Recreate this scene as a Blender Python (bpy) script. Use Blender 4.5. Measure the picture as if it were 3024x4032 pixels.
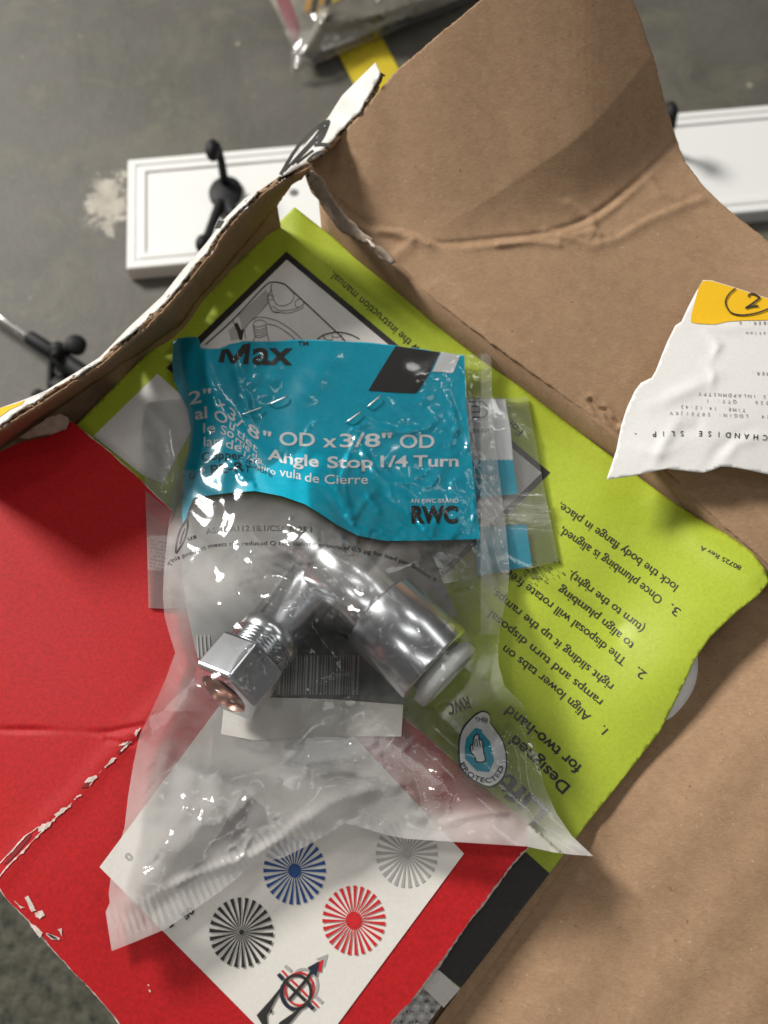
import bpy, bmesh, math, random
import numpy as np
from mathutils import Vector, Matrix
from mathutils.geometry import delaunay_2d_cdt

random.seed(7)
np.random.seed(7)
SC = bpy.context.scene
COL = SC.collection
for o in list(bpy.data.objects):
    bpy.data.objects.remove(o)

# ------------------------------------------------------------------ camera
CAM_Z = 0.66                      # camera height above the concrete floor
TILT = math.radians(22.0)         # away from straight down
FPX = 3032.0                      # focal length of the phone, in photo pixels
CAM = np.array([0.0, 0.0, CAM_Z])
FWD = np.array([0.0, math.sin(TILT), -math.cos(TILT)])
UPV = np.array([0.0, math.cos(TILT), math.sin(TILT)])


def W(px, py, z):
    """point at height z that the photo shows at (px, py)"""
    px = np.asarray(px, float); py = np.asarray(py, float); z = np.asarray(z, float)
    u = (px - 1512.0) / FPX
    v = (py - 2016.0) / FPX
    dz = FWD[2] - UPV[2] * v
    t = (z - CAM_Z) / dz
    return np.stack([u * t, (FWD[1] - UPV[1] * v) * t, CAM_Z + dz * t], axis=-1)


def V(px, py, z):
    return Vector(W(px, py, z).tolist())


cam_d = bpy.data.cameras.new('camera')
cam_o = bpy.data.objects.new('camera', cam_d)
COL.objects.link(cam_o)
cam_o.location = (0, 0, CAM_Z)
cam_o.rotation_euler = (TILT, 0, 0)
cam_d.sensor_fit = 'VERTICAL'
cam_d.sensor_height = 34.6
cam_d.lens = 34.6 * FPX / 4032.0
cam_d.clip_start = 0.01
cam_d.clip_end = 50
cam_d.dof.use_dof = True
cam_d.dof.focus_distance = 0.262
cam_d.dof.aperture_fstop = cam_d.lens / 2.4
SC.camera = cam_o

# ------------------------------------------------------------------ light
world = bpy.data.worlds.new('World')
SC.world = world
world.use_nodes = True
bg = world.node_tree.nodes['Background']
bg.inputs[0].default_value = (1.0, 0.98, 0.94, 1)
bg.inputs[1].default_value = 0.08


def area(name, loc, target, sx, sy, power, col):
    l = bpy.data.lights.new(name, 'AREA')
    l.shape = 'RECTANGLE'
    l.size = sx; l.size_y = sy
    l.energy = power
    l.color = col
    o = bpy.data.objects.new(name, l)
    COL.objects.link(o)
    o.location = loc
    d = Vector(target) - Vector(loc)
    o.rotation_euler = d.to_track_quat('-Z', 'Y').to_euler()
    return o


area('lamp_key', (-2.50, 2.25, 2.30), (0, 0.12, 0.4), 0.90, 0.75, 205, (1.0, 0.97, 0.92))
# the rows of ceiling lamps of the hall
for lx, ly, lz, lp, sx, sy in ((1.5, 1.1, 2.3, 4.6, 1.5, 0.30), (0.55, 1.9, 2.6, 2.7, 0.42, 0.14), (1.5, -0.5, 2.5, 2.7, 0.42, 0.14),
                               (0.2, -1.3, 2.7, 5.6, 1.5, 0.30), (-1.2, -0.9, 2.6, 2.7, 0.42, 0.14), (-0.1, 0.55, 2.9, 2.8, 0.9, 0.20)):
    area('lamp_ceiling', (lx, ly, lz), (0, 0.12, 0.4), sx, sy, lp, (1.0, 0.985, 0.95))

SC.view_settings.view_transform = 'Standard'
SC.view_settings.look = 'None'
SC.view_settings.exposure = 0.0
SC.view_settings.gamma = 1.0
SC.cycles.transparent_max_bounces = 24
SC.cycles.max_bounces = 10
SC.cycles.sample_clamp_indirect = 6.0
SC.cycles.caustics_reflective = False
SC.cycles.caustics_refractive = False


# ------------------------------------------------------------------ materials
class N:
    """tiny node helper"""
    def __init__(self, name):
        self.m = bpy.data.materials.new(name)
        self.m.use_nodes = True
        self.t = self.m.node_tree
        self.t.nodes.clear()
        self.out = self.t.nodes.new('ShaderNodeOutputMaterial')
        self.tc = None

    def n(self, typ, **kw):
        nd = self.t.nodes.new(typ)
        for k, v in kw.items():
            setattr(nd, k, v)
        return nd

    def l(self, a, b):
        self.t.links.new(a, b)

    def coord(self):
        if self.tc is None:
            self.tc = self.n('ShaderNodeTexCoord').outputs['Object']
        return self.tc

    def noise(self, scale, detail=3, rough=0.55, dist=0.0, typ=None, stretch=None):
        nd = self.n('ShaderNodeTexNoise')
        if typ:
            nd.noise_type = typ
            nd.normalize = True
        nd.inputs['Scale'].default_value = scale
        nd.inputs['Detail'].default_value = detail
        nd.inputs['Roughness'].default_value = rough
        nd.inputs['Distortion'].default_value = dist
        c = self.coord()
        if stretch:
            mp = self.n('ShaderNodeMapping')
            mp.inputs['Rotation'].default_value = (0, 0, stretch[1])
            mp.inputs['Scale'].default_value = stretch[0]
            self.l(c, mp.inputs[0]); c = mp.outputs[0]
        self.l(c, nd.inputs['Vector'])
        return nd.outputs['Fac']

    def ramp(self, fac, stops):
        r = self.n('ShaderNodeValToRGB')
        e = r.color_ramp.elements
        while len(e) < len(stops):
            e.new(0.5)
        for i, (p, c) in enumerate(stops):
            e[i].position = p
            e[i].color = c if len(c) == 4 else (*c, 1)
        self.l(fac, r.inputs[0])
        return r.outputs[0]

    def mix(self, fac, a, b, mode='MIX'):
        m = self.n('ShaderNodeMix', data_type='RGBA', blend_type=mode)
        for sock, val in ((m.inputs[0], fac), (m.inputs[6], a), (m.inputs[7], b)):
            if hasattr(val, 'is_linked'):
                self.l(val, sock)
            elif isinstance(val, (int, float)):
                sock.default_value = val
            else:
                sock.default_value = (*val, 1)
        return m.outputs[2]

    def math(self, op, a, b=None, clamp=False):
        m = self.n('ShaderNodeMath', operation=op)
        m.use_clamp = clamp
        for s, v in ((m.inputs[0], a), (m.inputs[1], b)):
            if v is None:
                continue
            if hasattr(v, 'is_linked'):
                self.l(v, s)
            else:
                s.default_value = v
        return m.outputs[0]

    def bump(self, h, strength, dist, prev=None):
        b = self.n('ShaderNodeBump')
        b.inputs['Strength'].default_value = strength
        b.inputs['Distance'].default_value = dist
        self.l(h, b.inputs['Height'])
        if prev is not None:
            self.l(prev, b.inputs['Normal'])
        return b.outputs[0]

    def principled(self, col, rough=0.6, metal=0.0, normal=None, spec=None, coat=None):
        p = self.n('ShaderNodeBsdfPrincipled')
        if hasattr(col, 'is_linked'):
            self.l(col, p.inputs['Base Color'])
        else:
            p.inputs['Base Color'].default_value = (*col, 1)
        if hasattr(rough, 'is_linked'):
            self.l(rough, p.inputs['Roughness'])
        else:
            p.inputs['Roughness'].default_value = rough
        p.inputs['Metallic'].default_value = metal
        if spec is not None:
            p.inputs['Specular IOR Level'].default_value = spec
        if coat:
            p.inputs['Coat Weight'].default_value = coat
            p.inputs['Coat Roughness'].default_value = 0.15
        if normal is not None:
            self.l(normal, p.inputs['Normal'])
        return p

    def done(self, shader):
        self.l(shader.outputs[0] if hasattr(shader, 'outputs') else shader, self.out.inputs[0])
        return self.m


def m_paper(name, col, rough=0.55, var=0.10, bump=0.10, dirt=0.0, scale=900, spec=0.4):
    k = N(name)
    a = k.noise(scale, 2)
    b = k.noise(35, 4, 0.6)
    c1 = tuple(max(0, c * (1 - var)) for c in col)
    c2 = tuple(min(1, c * (1 + var)) for c in col)
    c = k.mix(k.ramp(a, [(0.3, (0, 0, 0)), (0.7, (1, 1, 1))]), c1, c2)
    c = k.mix(k.math('MULTIPLY', b, var * 0.9), c, tuple(x * 0.6 for x in col))
    if dirt:
        d = k.noise(140, 5, 0.7)
        c = k.mix(k.math('MULTIPLY', k.ramp(d, [(0.60, (0, 0, 0)), (0.72, (1, 1, 1))]), dirt), c, (0.12, 0.10, 0.07))
    nb = k.bump(a, bump, 0.0004)
    nb = k.bump(b, bump * 1.5, 0.002, nb)
    return k.done(k.principled(c, rough, 0, nb, spec))


def m_kraft(name, tint=1.0):
    k = N(name)
    fib = k.noise(620, 4, 0.7, 0.8, stretch=((1, 2.4, 1), 0.7))
    mid = k.noise(170, 4, 0.65, 0.5)
    cloud = k.noise(26, 4, 0.6)
    speck = k.noise(480, 2, 0.5)
    pale = k.noise(600, 2, 0.5, 0.4)
    f2 = k.math('ADD', k.math('MULTIPLY', fib, 0.6), k.math('MULTIPLY', mid, 0.4))
    base = k.ramp(f2, [(0.30, (0.265, 0.160, 0.090)), (0.70, (0.445, 0.292, 0.178))])
    base = k.mix(k.math('MULTIPLY', cloud, 0.35), base, (0.29, 0.180, 0.104))
    base = k.mix(k.ramp(speck, [(0.72, (0, 0, 0)), (0.78, (0.6, 0.6, 0.6))]), base, (0.12, 0.065, 0.035))
    base = k.mix(k.ramp(pale, [(0.70, (0, 0, 0)), (0.78, (0.5, 0.5, 0.5))]), base, (0.58, 0.45, 0.32))
    fl = k.n('ShaderNodeTexWave', wave_type='BANDS', bands_direction='X')
    mp = k.n('ShaderNodeMapping'); mp.inputs['Rotation'].default_value = (0, 0, -0.66)
    k.l(k.coord(), mp.inputs[0]); k.l(mp.outputs[0], fl.inputs['Vector'])
    fl.inputs['Scale'].default_value = 48; fl.inputs['Distortion'].default_value = 0.6
    nb = k.bump(f2, 0.35, 0.0005)
    nb = k.bump(cloud, 0.13, 0.0030, nb)
    nb = k.bump(fl.outputs['Fac'], 0.05, 0.0008, nb)
    return k.done(k.principled(base, 0.8, 0, nb, spec=0.2))


def m_concrete():
    k = N('concrete')
    a = k.noise(5, 6, 0.62, 0.4)
    b = k.noise(38, 6, 0.7)
    c = k.noise(300, 3, 0.6)
    base = k.ramp(a, [(0.28, (0.066, 0.061, 0.051)), (0.72, (0.128, 0.121, 0.104))])
    base = k.mix(k.ramp(b, [(0.35, (0, 0, 0)), (0.75, (0.55, 0.55, 0.55))]), base, (0.085, 0.080, 0.064))
    base = k.mix(k.ramp(c, [(0.45, (0, 0, 0)), (0.80, (0.4, 0.4, 0.4))]), base, (0.20, 0.19, 0.165))
    # olive worn streak and pale flakes, both part of the floor
    g = k.noise(9, 5, 0.7, 1.2)
    base = k.mix(k.ramp(g, [(0.50, (0, 0, 0)), (0.68, (0.55, 0.55, 0.55))]), base, (0.165, 0.156, 0.105))
    sw = k.noise(14, 6, 0.75, 1.0, stretch=((1, 0.35, 1), 0.5))
    base = k.mix(k.ramp(sw, [(0.52, (0, 0, 0)), (0.70, (0.45, 0.45, 0.45))]), base, (0.055, 0.052, 0.046))
    sx = k.noise(120, 4, 0.7)
    base = k.mix(k.ramp(sx, [(0.60, (0, 0, 0)), (0.72, (0.35, 0.35, 0.35))]), base, (0.20, 0.19, 0.16))
    f = k.noise(47, 2, 0.5)
    base = k.mix(k.ramp(f, [(0.72, (0, 0, 0)), (0.78, (0.7, 0.7, 0.7))]), base, (0.36, 0.33, 0.25))
    # chipped pale patch beside the white board
    pc = W(430, 790, 0.0)
    tcn = k.n('ShaderNodeVectorMath', operation='SUBTRACT')
    k.l(k.coord(), tcn.inputs[0]); tcn.inputs[1].default_value = tuple(pc)
    sc = k.n('ShaderNodeVectorMath', operation='MULTIPLY')
    k.l(tcn.outputs[0], sc.inputs[0]); sc.inputs[1].default_value = (1.15, 0.72, 0)
    ln = k.n('ShaderNodeVectorMath', operation='LENGTH')
    k.l(sc.outputs[0], ln.inputs[0])
    nz = k.noise(42, 6, 0.75, 0.5)
    d = k.math('ADD', ln.outputs['Value'], k.math('MULTIPLY', k.math('SUBTRACT', nz, 0.5), 0.125))
    msk = k.ramp(d, [(0.021, (1, 1, 1)), (0.028, (0, 0, 0))])
    base = k.mix(k.math('MULTIPLY', msk, 0.85), base, k.ramp(b, [(0.3, (0.30, 0.27, 0.22)), (0.65, (0.56, 0.52, 0.44))]))
    # coarse mottling, darkened to paint the box's shade at its near corner
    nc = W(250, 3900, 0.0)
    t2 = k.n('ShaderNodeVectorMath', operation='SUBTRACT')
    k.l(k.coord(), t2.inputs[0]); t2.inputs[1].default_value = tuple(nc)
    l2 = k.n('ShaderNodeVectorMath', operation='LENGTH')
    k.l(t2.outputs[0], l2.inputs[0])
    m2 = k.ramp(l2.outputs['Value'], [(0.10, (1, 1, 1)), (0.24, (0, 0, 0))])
    shaded_mottle = k.ramp(k.noise(95, 5, 0.65), [(0.35, (0.028, 0.028, 0.019)), (0.64, (0.115, 0.112, 0.082))])
    base = k.mix(m2, base, shaded_mottle)
    nb = k.bump(c, 0.25, 0.001)
    nb = k.bump(b, 0.25, 0.003, nb)
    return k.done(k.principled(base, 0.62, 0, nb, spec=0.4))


def m_film(name, tint=(0.97, 0.98, 0.985), gloss=0.05, wr=0.5, wscale=75, milk_base=0.04, milkcol=(0.92, 0.89, 0.86)):
    k = N(name)
    a1 = k.noise(wscale, 3, 0.5, 0.8, 'RIDGED_MULTIFRACTAL')
    a2 = k.noise(wscale * 2.9, 2, 0.5, 0.5)
    at = k.n('ShaderNodeAttribute', attribute_name='milk')
    msk = k.ramp(k.noise(wscale * 0.32, 3, 0.6, 0.5), [(0.50, (0.03, 0.03, 0.03)), (0.66, (1, 1, 1))])
    ck = k.n('ShaderNodeAttribute', attribute_name='crinkle')
    msk = k.math('ADD', msk, k.math('MULTIPLY', ck.outputs['Fac'], 0.12), clamp=True)
    msk = k.math('MULTIPLY', msk, k.math('ADD', 0.30, k.math('MULTIPLY', ck.outputs['Fac'], 0.9)))
    nb = k.bump(k.math('MULTIPLY', a1, msk), wr * 0.6, 0.0016)
    nb = k.bump(k.math('MULTIPLY', a2, msk), wr * 0.25, 0.0010, nb)
    vo = k.n('ShaderNodeTexVoronoi', feature='DISTANCE_TO_EDGE')
    vo.inputs['Scale'].default_value = wscale * 0.85
    wp = k.n('ShaderNodeTexNoise'); wp.inputs['Scale'].default_value = wscale * 0.5; wp.inputs['Detail'].default_value = 3
    k.l(k.coord(), wp.inputs['Vector'])
    vm = k.n('ShaderNodeVectorMath', operation='MULTIPLY_ADD')
    k.l(wp.outputs['Color'], vm.inputs[0]); vm.inputs[1].default_value = (0.03, 0.03, 0.03); k.l(k.coord(), vm.inputs[2])
    k.l(vm.outputs[0], vo.inputs['Vector'])
    cr = k.ramp(vo.outputs['Distance'], [(0.0, (1, 1, 1)), (0.10, (0.25, 0.25, 0.25)), (0.35, (0, 0, 0))])
    nb = k.bump(k.math('MULTIPLY', cr, msk), wr * 0.30, 0.0008, nb)
    tr = k.n('ShaderNodeBsdfTransparent'); tr.inputs[0].default_value = (*tint, 1)
    df = k.n('ShaderNodeBsdfDiffuse'); df.inputs[0].default_value = (*milkcol, 1)
    tl = k.n('ShaderNodeBsdfTranslucent'); tl.inputs[0].default_value = (*milkcol, 1)
    k.l(nb, df.inputs['Normal'])
    mk = k.n('ShaderNodeMixShader'); mk.inputs[0].default_value = 0.18
    k.l(df.outputs[0], mk.inputs[1]); k.l(tl.outputs[0], mk.inputs[2])
    cl = k.noise(60, 4, 0.6)
    fac = k.math('ADD', k.math('MULTIPLY', at.outputs['Fac'], k.math('ADD', 0.62, k.math('MULTIPLY', cl, 0.76))), milk_base, clamp=True)
    m1 = k.n('ShaderNodeMixShader')
    k.l(fac, m1.inputs[0]); k.l(tr.outputs[0], m1.inputs[1]); k.l(mk.outputs[0], m1.inputs[2])
    gl = k.n('ShaderNodeBsdfGlossy'); gl.inputs['Roughness'].default_value = 0.095
    k.l(nb, gl.inputs['Normal'])
    fr = k.n('ShaderNodeFresnel'); fr.inputs[0].default_value = 1.5
    k.l(nb, fr.inputs['Normal'])
    gf = k.math('ADD', k.math('MULTIPLY', fr.outputs[0], 0.60), gloss, clamp=True)
    m2 = k.n('ShaderNodeMixShader')
    k.l(gf, m2.inputs[0]); k.l(m1.outputs[0], m2.inputs[1]); k.l(gl.outputs[0], m2.inputs[2])
    return k.done(m2)


def m_plain(name, col, rough=0.5, metal=0.0, bump=0.0, bscale=300, spec=None, coat=None, var=0.0):
    k = N(name)
    nb = None
    c = col
    if bump or var:
        a = k.noise(bscale, 3)
        if bump:
            nb = k.bump(a, bump, 0.0008)
        if var:
            c = k.mix(a, tuple(x * (1 - var) for x in col), tuple(min(1, x * (1 + var)) for x in col))
    return k.done(k.principled(c, rough, metal, nb, spec, coat))


M = {}
M['concrete'] = m_concrete()
M['kraft'] = m_kraft('kraft_board')
M['kraft_rough'] = m_paper('torn_kraft_core', (0.30, 0.20, 0.12), 0.9, 0.35, 0.6, scale=400)
M['liner_torn'] = m_paper('torn_liner_paper', (0.36, 0.28, 0.215), 0.85, 0.2, 0.4, scale=300)
M['white_board'] = m_paper('white_printed_liner', (0.74, 0.72, 0.68), 0.45, 0.06, 0.1, 0.12)
M['torn_white'] = m_paper('torn_white_fibre', (0.72, 0.60, 0.54), 0.9, 0.25, 0.6, scale=500)
M['red'] = m_paper('red_printed_board', (0.47, 0.010, 0.013), 0.6, 0.16, 0.018, 0.05, spec=0.25)
M['label_white'] = m_paper('white_sticker_paper', (0.77, 0.735, 0.68), 0.5, 0.03, 0.06, 0.02)
M['green'] = m_paper('lime_card', (0.38, 0.465, 0.032), 0.5, 0.07, 0.10, 0.05)
M['card_white'] = m_paper('card_white_print', (0.70, 0.67, 0.64), 0.5, 0.04, 0.06)
M['card_black'] = m_paper('card_black_print', (0.028, 0.026, 0.024), 0.5, 0.2, 0.06)
M['ink'] = m_plain('black_ink', (0.022, 0.020, 0.018), 0.5)
M['ink_soft'] = m_plain('grey_ink', (0.17, 0.155, 0.145), 0.6)
M['ink_pale'] = m_plain('pale_grey_ink', (0.42, 0.40, 0.385), 0.6)
M['ink_red'] = m_plain('red_ink', (0.60, 0.012, 0.016), 0.5)
M['ink_blue'] = m_plain('blue_ink', (0.012, 0.065, 0.24), 0.5)
M['ink_navy'] = m_plain('navy_ink', (0.012, 0.016, 0.04), 0.5)
M['ink_grey'] = m_plain('silver_ink', (0.40, 0.39, 0.375), 0.5)
M['ink_white'] = m_plain('white_ink', (0.80, 0.81, 0.81), 0.45)
M['teal'] = m_paper('teal_header_print', (0.0, 0.40, 0.56), 0.4, 0.07, 0.05, scale=500)
M['teal_ink'] = m_plain('teal_ink', (0.012, 0.34, 0.47), 0.45)
M['film'] = m_film('clear_film', wr=0.75, wscale=105, milk_base=0.0, gloss=0.01)
M['film_flat'] = m_film('clear_film_margin', wr=0.3, wscale=120, milk_base=0.02, gloss=0.02)
M['film_back'] = m_film('clear_film_back', wr=0.2, wscale=90, milk_base=0.02, gloss=0.02)
M['film_header'] = m_film('header_film', wr=0.42, wscale=60, milk_base=0.0, gloss=0.03)
M['slip'] = m_paper('thermal_paper', (0.78, 0.765, 0.74), 0.5, 0.03, 0.05)
M['yellow'] = m_paper('yellow_sticker', (0.86, 0.50, 0.005), 0.45, 0.03, 0.05)
M['tape'] = m_paper('yellow_floor_tape', (0.56, 0.43, 0.02), 0.55, 0.15, 0.2, 0.3, scale=300)
M['rack'] = m_plain('white_lacquer', (0.84, 0.84, 0.82), 0.4, bump=0.02)
M['black_metal'] = m_plain('black_powder_coat', (0.009, 0.010, 0.011), 0.62, bump=0.05, spec=0.3)
M['steel'] = m_plain('bright_steel', (0.90, 0.89, 0.86), 0.38, 1.0)
M['chrome'] = m_plain('chrome', (0.78, 0.79, 0.81), 0.24, 1.0, bump=0.02, bscale=60)
M['chrome_dull'] = m_plain('satin_chrome', (0.42, 0.44, 0.46), 0.26, 1.0, bump=0.05, bscale=200)
M['copper'] = m_plain('copper_sleeve', (0.62, 0.30, 0.22), 0.3, 0.8)
M['hole'] = m_plain('dark_bore', (0.02, 0.018, 0.016), 0.6)
M['handle'] = m_plain('grey_plastic', (0.06, 0.07, 0.073), 0.5, bump=0.05)
M['white_plastic'] = m_plain('white_plastic', (0.72, 0.72, 0.68), 0.4)
M['foam'] = m_plain('white_foam', (0.74, 0.73, 0.72), 0.8, bump=0.5, bscale=700)
M['bubble'] = m_plain('bubble_wrap_film', (0.70, 0.69, 0.68), 0.3, bump=0.05, bscale=300, coat=0.3)
M['pack_tan'] = m_paper('tan_product', (0.30, 0.27, 0.21), 0.5, 0.25, 0.3, scale=60)
M['pack_red'] = m_plain('dark_red_product', (0.25, 0.03, 0.05), 0.4)
M['pack_yellow'] = m_plain('yellow_print', (0.75, 0.55, 0.03), 0.4)
M['pack_orange'] = m_plain('orange_print', (0.65, 0.34, 0.05), 0.4)


# ------------------------------------------------------------------ things and parts
def tag(o, label=None, cat=None, group=None, kind=None):
    if label: o['label'] = label
    if cat: o['category'] = cat
    if group: o['group'] = group
    if kind: o['kind'] = kind
    return o


def thing(name, label, cat, loc, group=None):
    o = bpy.data.objects.new(name, None)
    o.empty_display_size = 0.02
    COL.objects.link(o)
    o.location = loc
    return tag(o, label, cat, group)


def put(name, me, mats, parent=None, smooth=True):
    o = bpy.data.objects.new(name, me)
    COL.objects.link(o)
    for m in (mats if isinstance(mats, (list, tuple)) else [mats]):
        me.materials.append(m)
    if smooth:
        me.polygons.foreach_set('use_smooth', [True] * len(me.polygons))
    if parent is not None:
        root = parent
        while root.parent is not None:
            root = root.parent
        o.parent = parent
        # every part keeps its mesh in scene coordinates
        o.matrix_parent_inverse = Matrix.Translation(-root.location)
        if parent is not root:
            o.matrix_parent_inverse = Matrix.Identity(4)
    return o


def bm_obj(name, bm, mats, parent=None, smooth=True):
    me = bpy.data.meshes.new(name)
    bm.normal_update()
    bm.to_mesh(me); bm.free()
    return put(name, me, mats, parent, smooth)


# ------------------------------------------------------------------ surfaces
def tps(pts, lam=1e-4):
    P = np.array(pts, float)
    xy = P[:, :2] / 1000.0
    z = P[:, 2]
    n = len(P)

    def U(r2):
        return 0.5 * r2 * np.log(r2 + 1e-12)
    d2 = ((xy[:, None] - xy[None]) ** 2).sum(-1)
    K = U(d2) + lam * np.eye(n)
    Q = np.concatenate([np.ones((n, 1)), xy], 1)
    A = np.block([[K, Q], [Q.T, np.zeros((3, 3))]])
    s = np.linalg.solve(A, np.concatenate([z, np.zeros(3)]))

    def f(x, y):
        x = np.asarray(x, float) / 1000.0; y = np.asarray(y, float) / 1000.0
        r2 = (x[..., None] - xy[:, 0]) ** 2 + (y[..., None] - xy[:, 1]) ** 2
        return U(r2) @ s[:n] + s[n] + s[n + 1] * x + s[n + 2] * y
    return f


def seg_dist(x, y, line):
    """distance to a polyline and the side (positive left of travel, image axes)"""
    best = np.full(np.shape(x), 1e9); side = np.zeros(np.shape(x)); par = np.zeros(np.shape(x))
    L = 0; tot = sum(math.dist(a, b) for a, b in zip(line[:-1], line[1:]))
    for (x0, y0), (x1, y1) in zip(line[:-1], line[1:]):
        dx, dy = x1 - x0, y1 - y0
        ll = dx * dx + dy * dy
        t = np.clip(((x - x0) * dx + (y - y0) * dy) / ll, 0, 1)
        d = np.hypot(x - x0 - t * dx, y - y0 - t * dy)
        m = d < best
        best = np.where(m, d, best)
        side = np.where(m, np.sign((x - x0) * dy - (y - y0) * dx), side)
        par = np.where(m, (L + t * math.sqrt(ll)) / tot, par)
        L += math.sqrt(ll)
    return best, side, par


def catmull(pts, n=8, closed=False):
    P = [np.array(p, float) for p in pts]
    out = []
    m = len(P)
    rng = range(m) if closed else range(m - 1)
    for i in rng:
        p0 = P[(i - 1) % m] if closed or i > 0 else 2 * P[0] - P[1]
        p1 = P[i]; p2 = P[(i + 1) % m]
        p3 = P[(i + 2) % m] if closed or i + 2 < m else 2 * P[-1] - P[-2]
        for k in range(n):
            t = k / n
            out.append(0.5 * ((2 * p1) + (-p0 + p2) * t + (2 * p0 - 5 * p1 + 4 * p2 - p3) * t * t + (-p0 + 3 * p1 - 3 * p2 + p3) * t ** 3))
    if not closed:
        out.append(P[-1])
    return [tuple(p) for p in out]


def dens(pts, step, closed=True, rough=0.0, rnd=None):
    out = []
    n = len(pts)
    for i in range(n if closed else n - 1):
        a = pts[i]; b = pts[(i + 1) % n]
        k = max(1, int(math.dist(a, b) / step))
        for j in range(k):
            t = j / k
            out.append([a[0] + (b[0] - a[0]) * t, a[1] + (b[1] - a[1]) * t])
    if not closed:
        out.append(list(pts[-1]))
    if rough:
        r = rnd or random
        m = len(out)
        w = [r.gauss(0, 1) for _ in range(m)]
        w2 = [r.gauss(0, 1) for _ in range(m // 4 + 2)]
        for i in range(m):
            s = 0.55 * w[i] + w2[i // 4] * (1 - (i % 4) / 4) + w2[i // 4 + 1] * ((i % 4) / 4)
            a = out[i - 1]; b = out[(i + 1) % m]
            dx, dy = b[0] - a[0], b[1] - a[1]
            L = math.hypot(dx, dy) + 1e-6
            out[i][0] += -dy / L * s * rough
            out[i][1] += dx / L * s * rough
    return [tuple(p) for p in out]


def inside(x, y, poly):
    c = np.zeros(np.shape(x), bool)
    n = len(poly)
    for i in range(n):
        x0, y0 = poly[i]; x1, y1 = poly[i - 1]
        if y0 == y1:
            continue
        cond = ((y0 > y) != (y1 > y)) & (x < (x1 - x0) * (y - y0) / (y1 - y0) + x0)
        c ^= cond
    return c


def tri(outline, spacing, jitter=0.25):
    poly = [tuple(p) for p in outline]
    xs = [p[0] for p in poly]; ys = [p[1] for p in poly]
    gx, gy = np.meshgrid(np.arange(min(xs), max(xs), spacing), np.arange(min(ys), max(ys), spacing * 0.87))
    gx = gx + (np.arange(gx.shape[0]) % 2)[:, None] * spacing * 0.5
    gx = gx + np.random.uniform(-1, 1, gx.shape) * spacing * jitter
    gy = gy + np.random.uniform(-1, 1, gy.shape) * spacing * jitter
    gx = gx.ravel(); gy = gy.ravel()
    ok = inside(gx, gy, poly)
    gx = gx[ok]; gy = gy[ok]
    if len(gx):
        d, _, _ = seg_dist(gx, gy, poly + [poly[0]])
        ok = d > spacing * 0.45
        gx = gx[ok]; gy = gy[ok]
    vs = [Vector(p) for p in poly] + [Vector((a, b)) for a, b in zip(gx, gy)]
    n = len(poly)
    es = [(i, (i + 1) % n) for i in range(n)]
    v, e, f, *_ = delaunay_2d_cdt(vs, es, [], 1, 1e-4)
    return np.array([(p.x, p.y) for p in v]), [list(t) for t in f]


def orient(V3, F):
    out = []
    for f in F:
        a, b, c = V3[f[0]], V3[f[1]], V3[f[2]]
        nz = (b[0] - a[0]) * (c[1] - a[1]) - (b[1] - a[1]) * (c[0] - a[0])
        out.append(f if nz >= 0 else f[::-1])
    return out


def sheet(name, outline, zf, mat, parent=None, spacing=30, lift=0.0, thick=0.0, milk=None, crinkle=None, step=None, rough=0.0, smooth=True):
    ol = dens(outline, step or spacing, True, rough)
    P, F = tri(ol, spacing)
    z = zf(P[:, 0], P[:, 1]) + lift
    V3 = W(P[:, 0], P[:, 1], z)
    F = orient(V3, F)
    me = bpy.data.meshes.new(name)
    me.from_pydata(V3.tolist(), [], F)
    me.update()
    if milk is not None:
        at = me.attributes.new('milk', 'FLOAT', 'POINT')
        at.data.foreach_set('value', milk(P[:, 0], P[:, 1]).astype(np.float32))
    if crinkle is not None:
        at = me.attributes.new('crinkle', 'FLOAT', 'POINT')
        at.data.foreach_set('value', crinkle(P[:, 0], P[:, 1]).astype(np.float32))
    o = put(name, me, mat, parent, smooth)
    if thick:
        md = o.modifiers.new('thickness', 'SOLIDIFY')
        md.thickness = thick
        md.offset = -1
    return o


# ------------------------------------------------------------------ printing (ink lies on the sheets)
_cache = {}


def glyphs(s, bold=0.0, shear=0.0):
    key = (s, bold, shear)
    if key in _cache:
        return _cache[key]
    cu = bpy.data.curves.new('t', 'FONT')
    cu.body = s; cu.size = 1; cu.resolution_u = 4; cu.offset = bold; cu.shear = shear
    ob = bpy.data.objects.new('t', cu)
    COL.objects.link(ob)
    dg = bpy.context.evaluated_depsgraph_get()
    me = bpy.data.meshes.new_from_object(ob.evaluated_get(dg))
    bm = bmesh.new(); bm.from_mesh(me)
    bmesh.ops.triangulate(bm, faces=bm.faces[:])
    v = np.array([(p.co.x, p.co.y) for p in bm.verts]) if len(bm.verts) else np.zeros((0, 2))
    bm.verts.index_update()
    f = [[q.index for q in t.verts] for t in bm.faces]
    bm.free()
    bpy.data.objects.remove(ob)
    bpy.data.meshes.remove(me)
    _cache[key] = (v, f)
    return v, f


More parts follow.
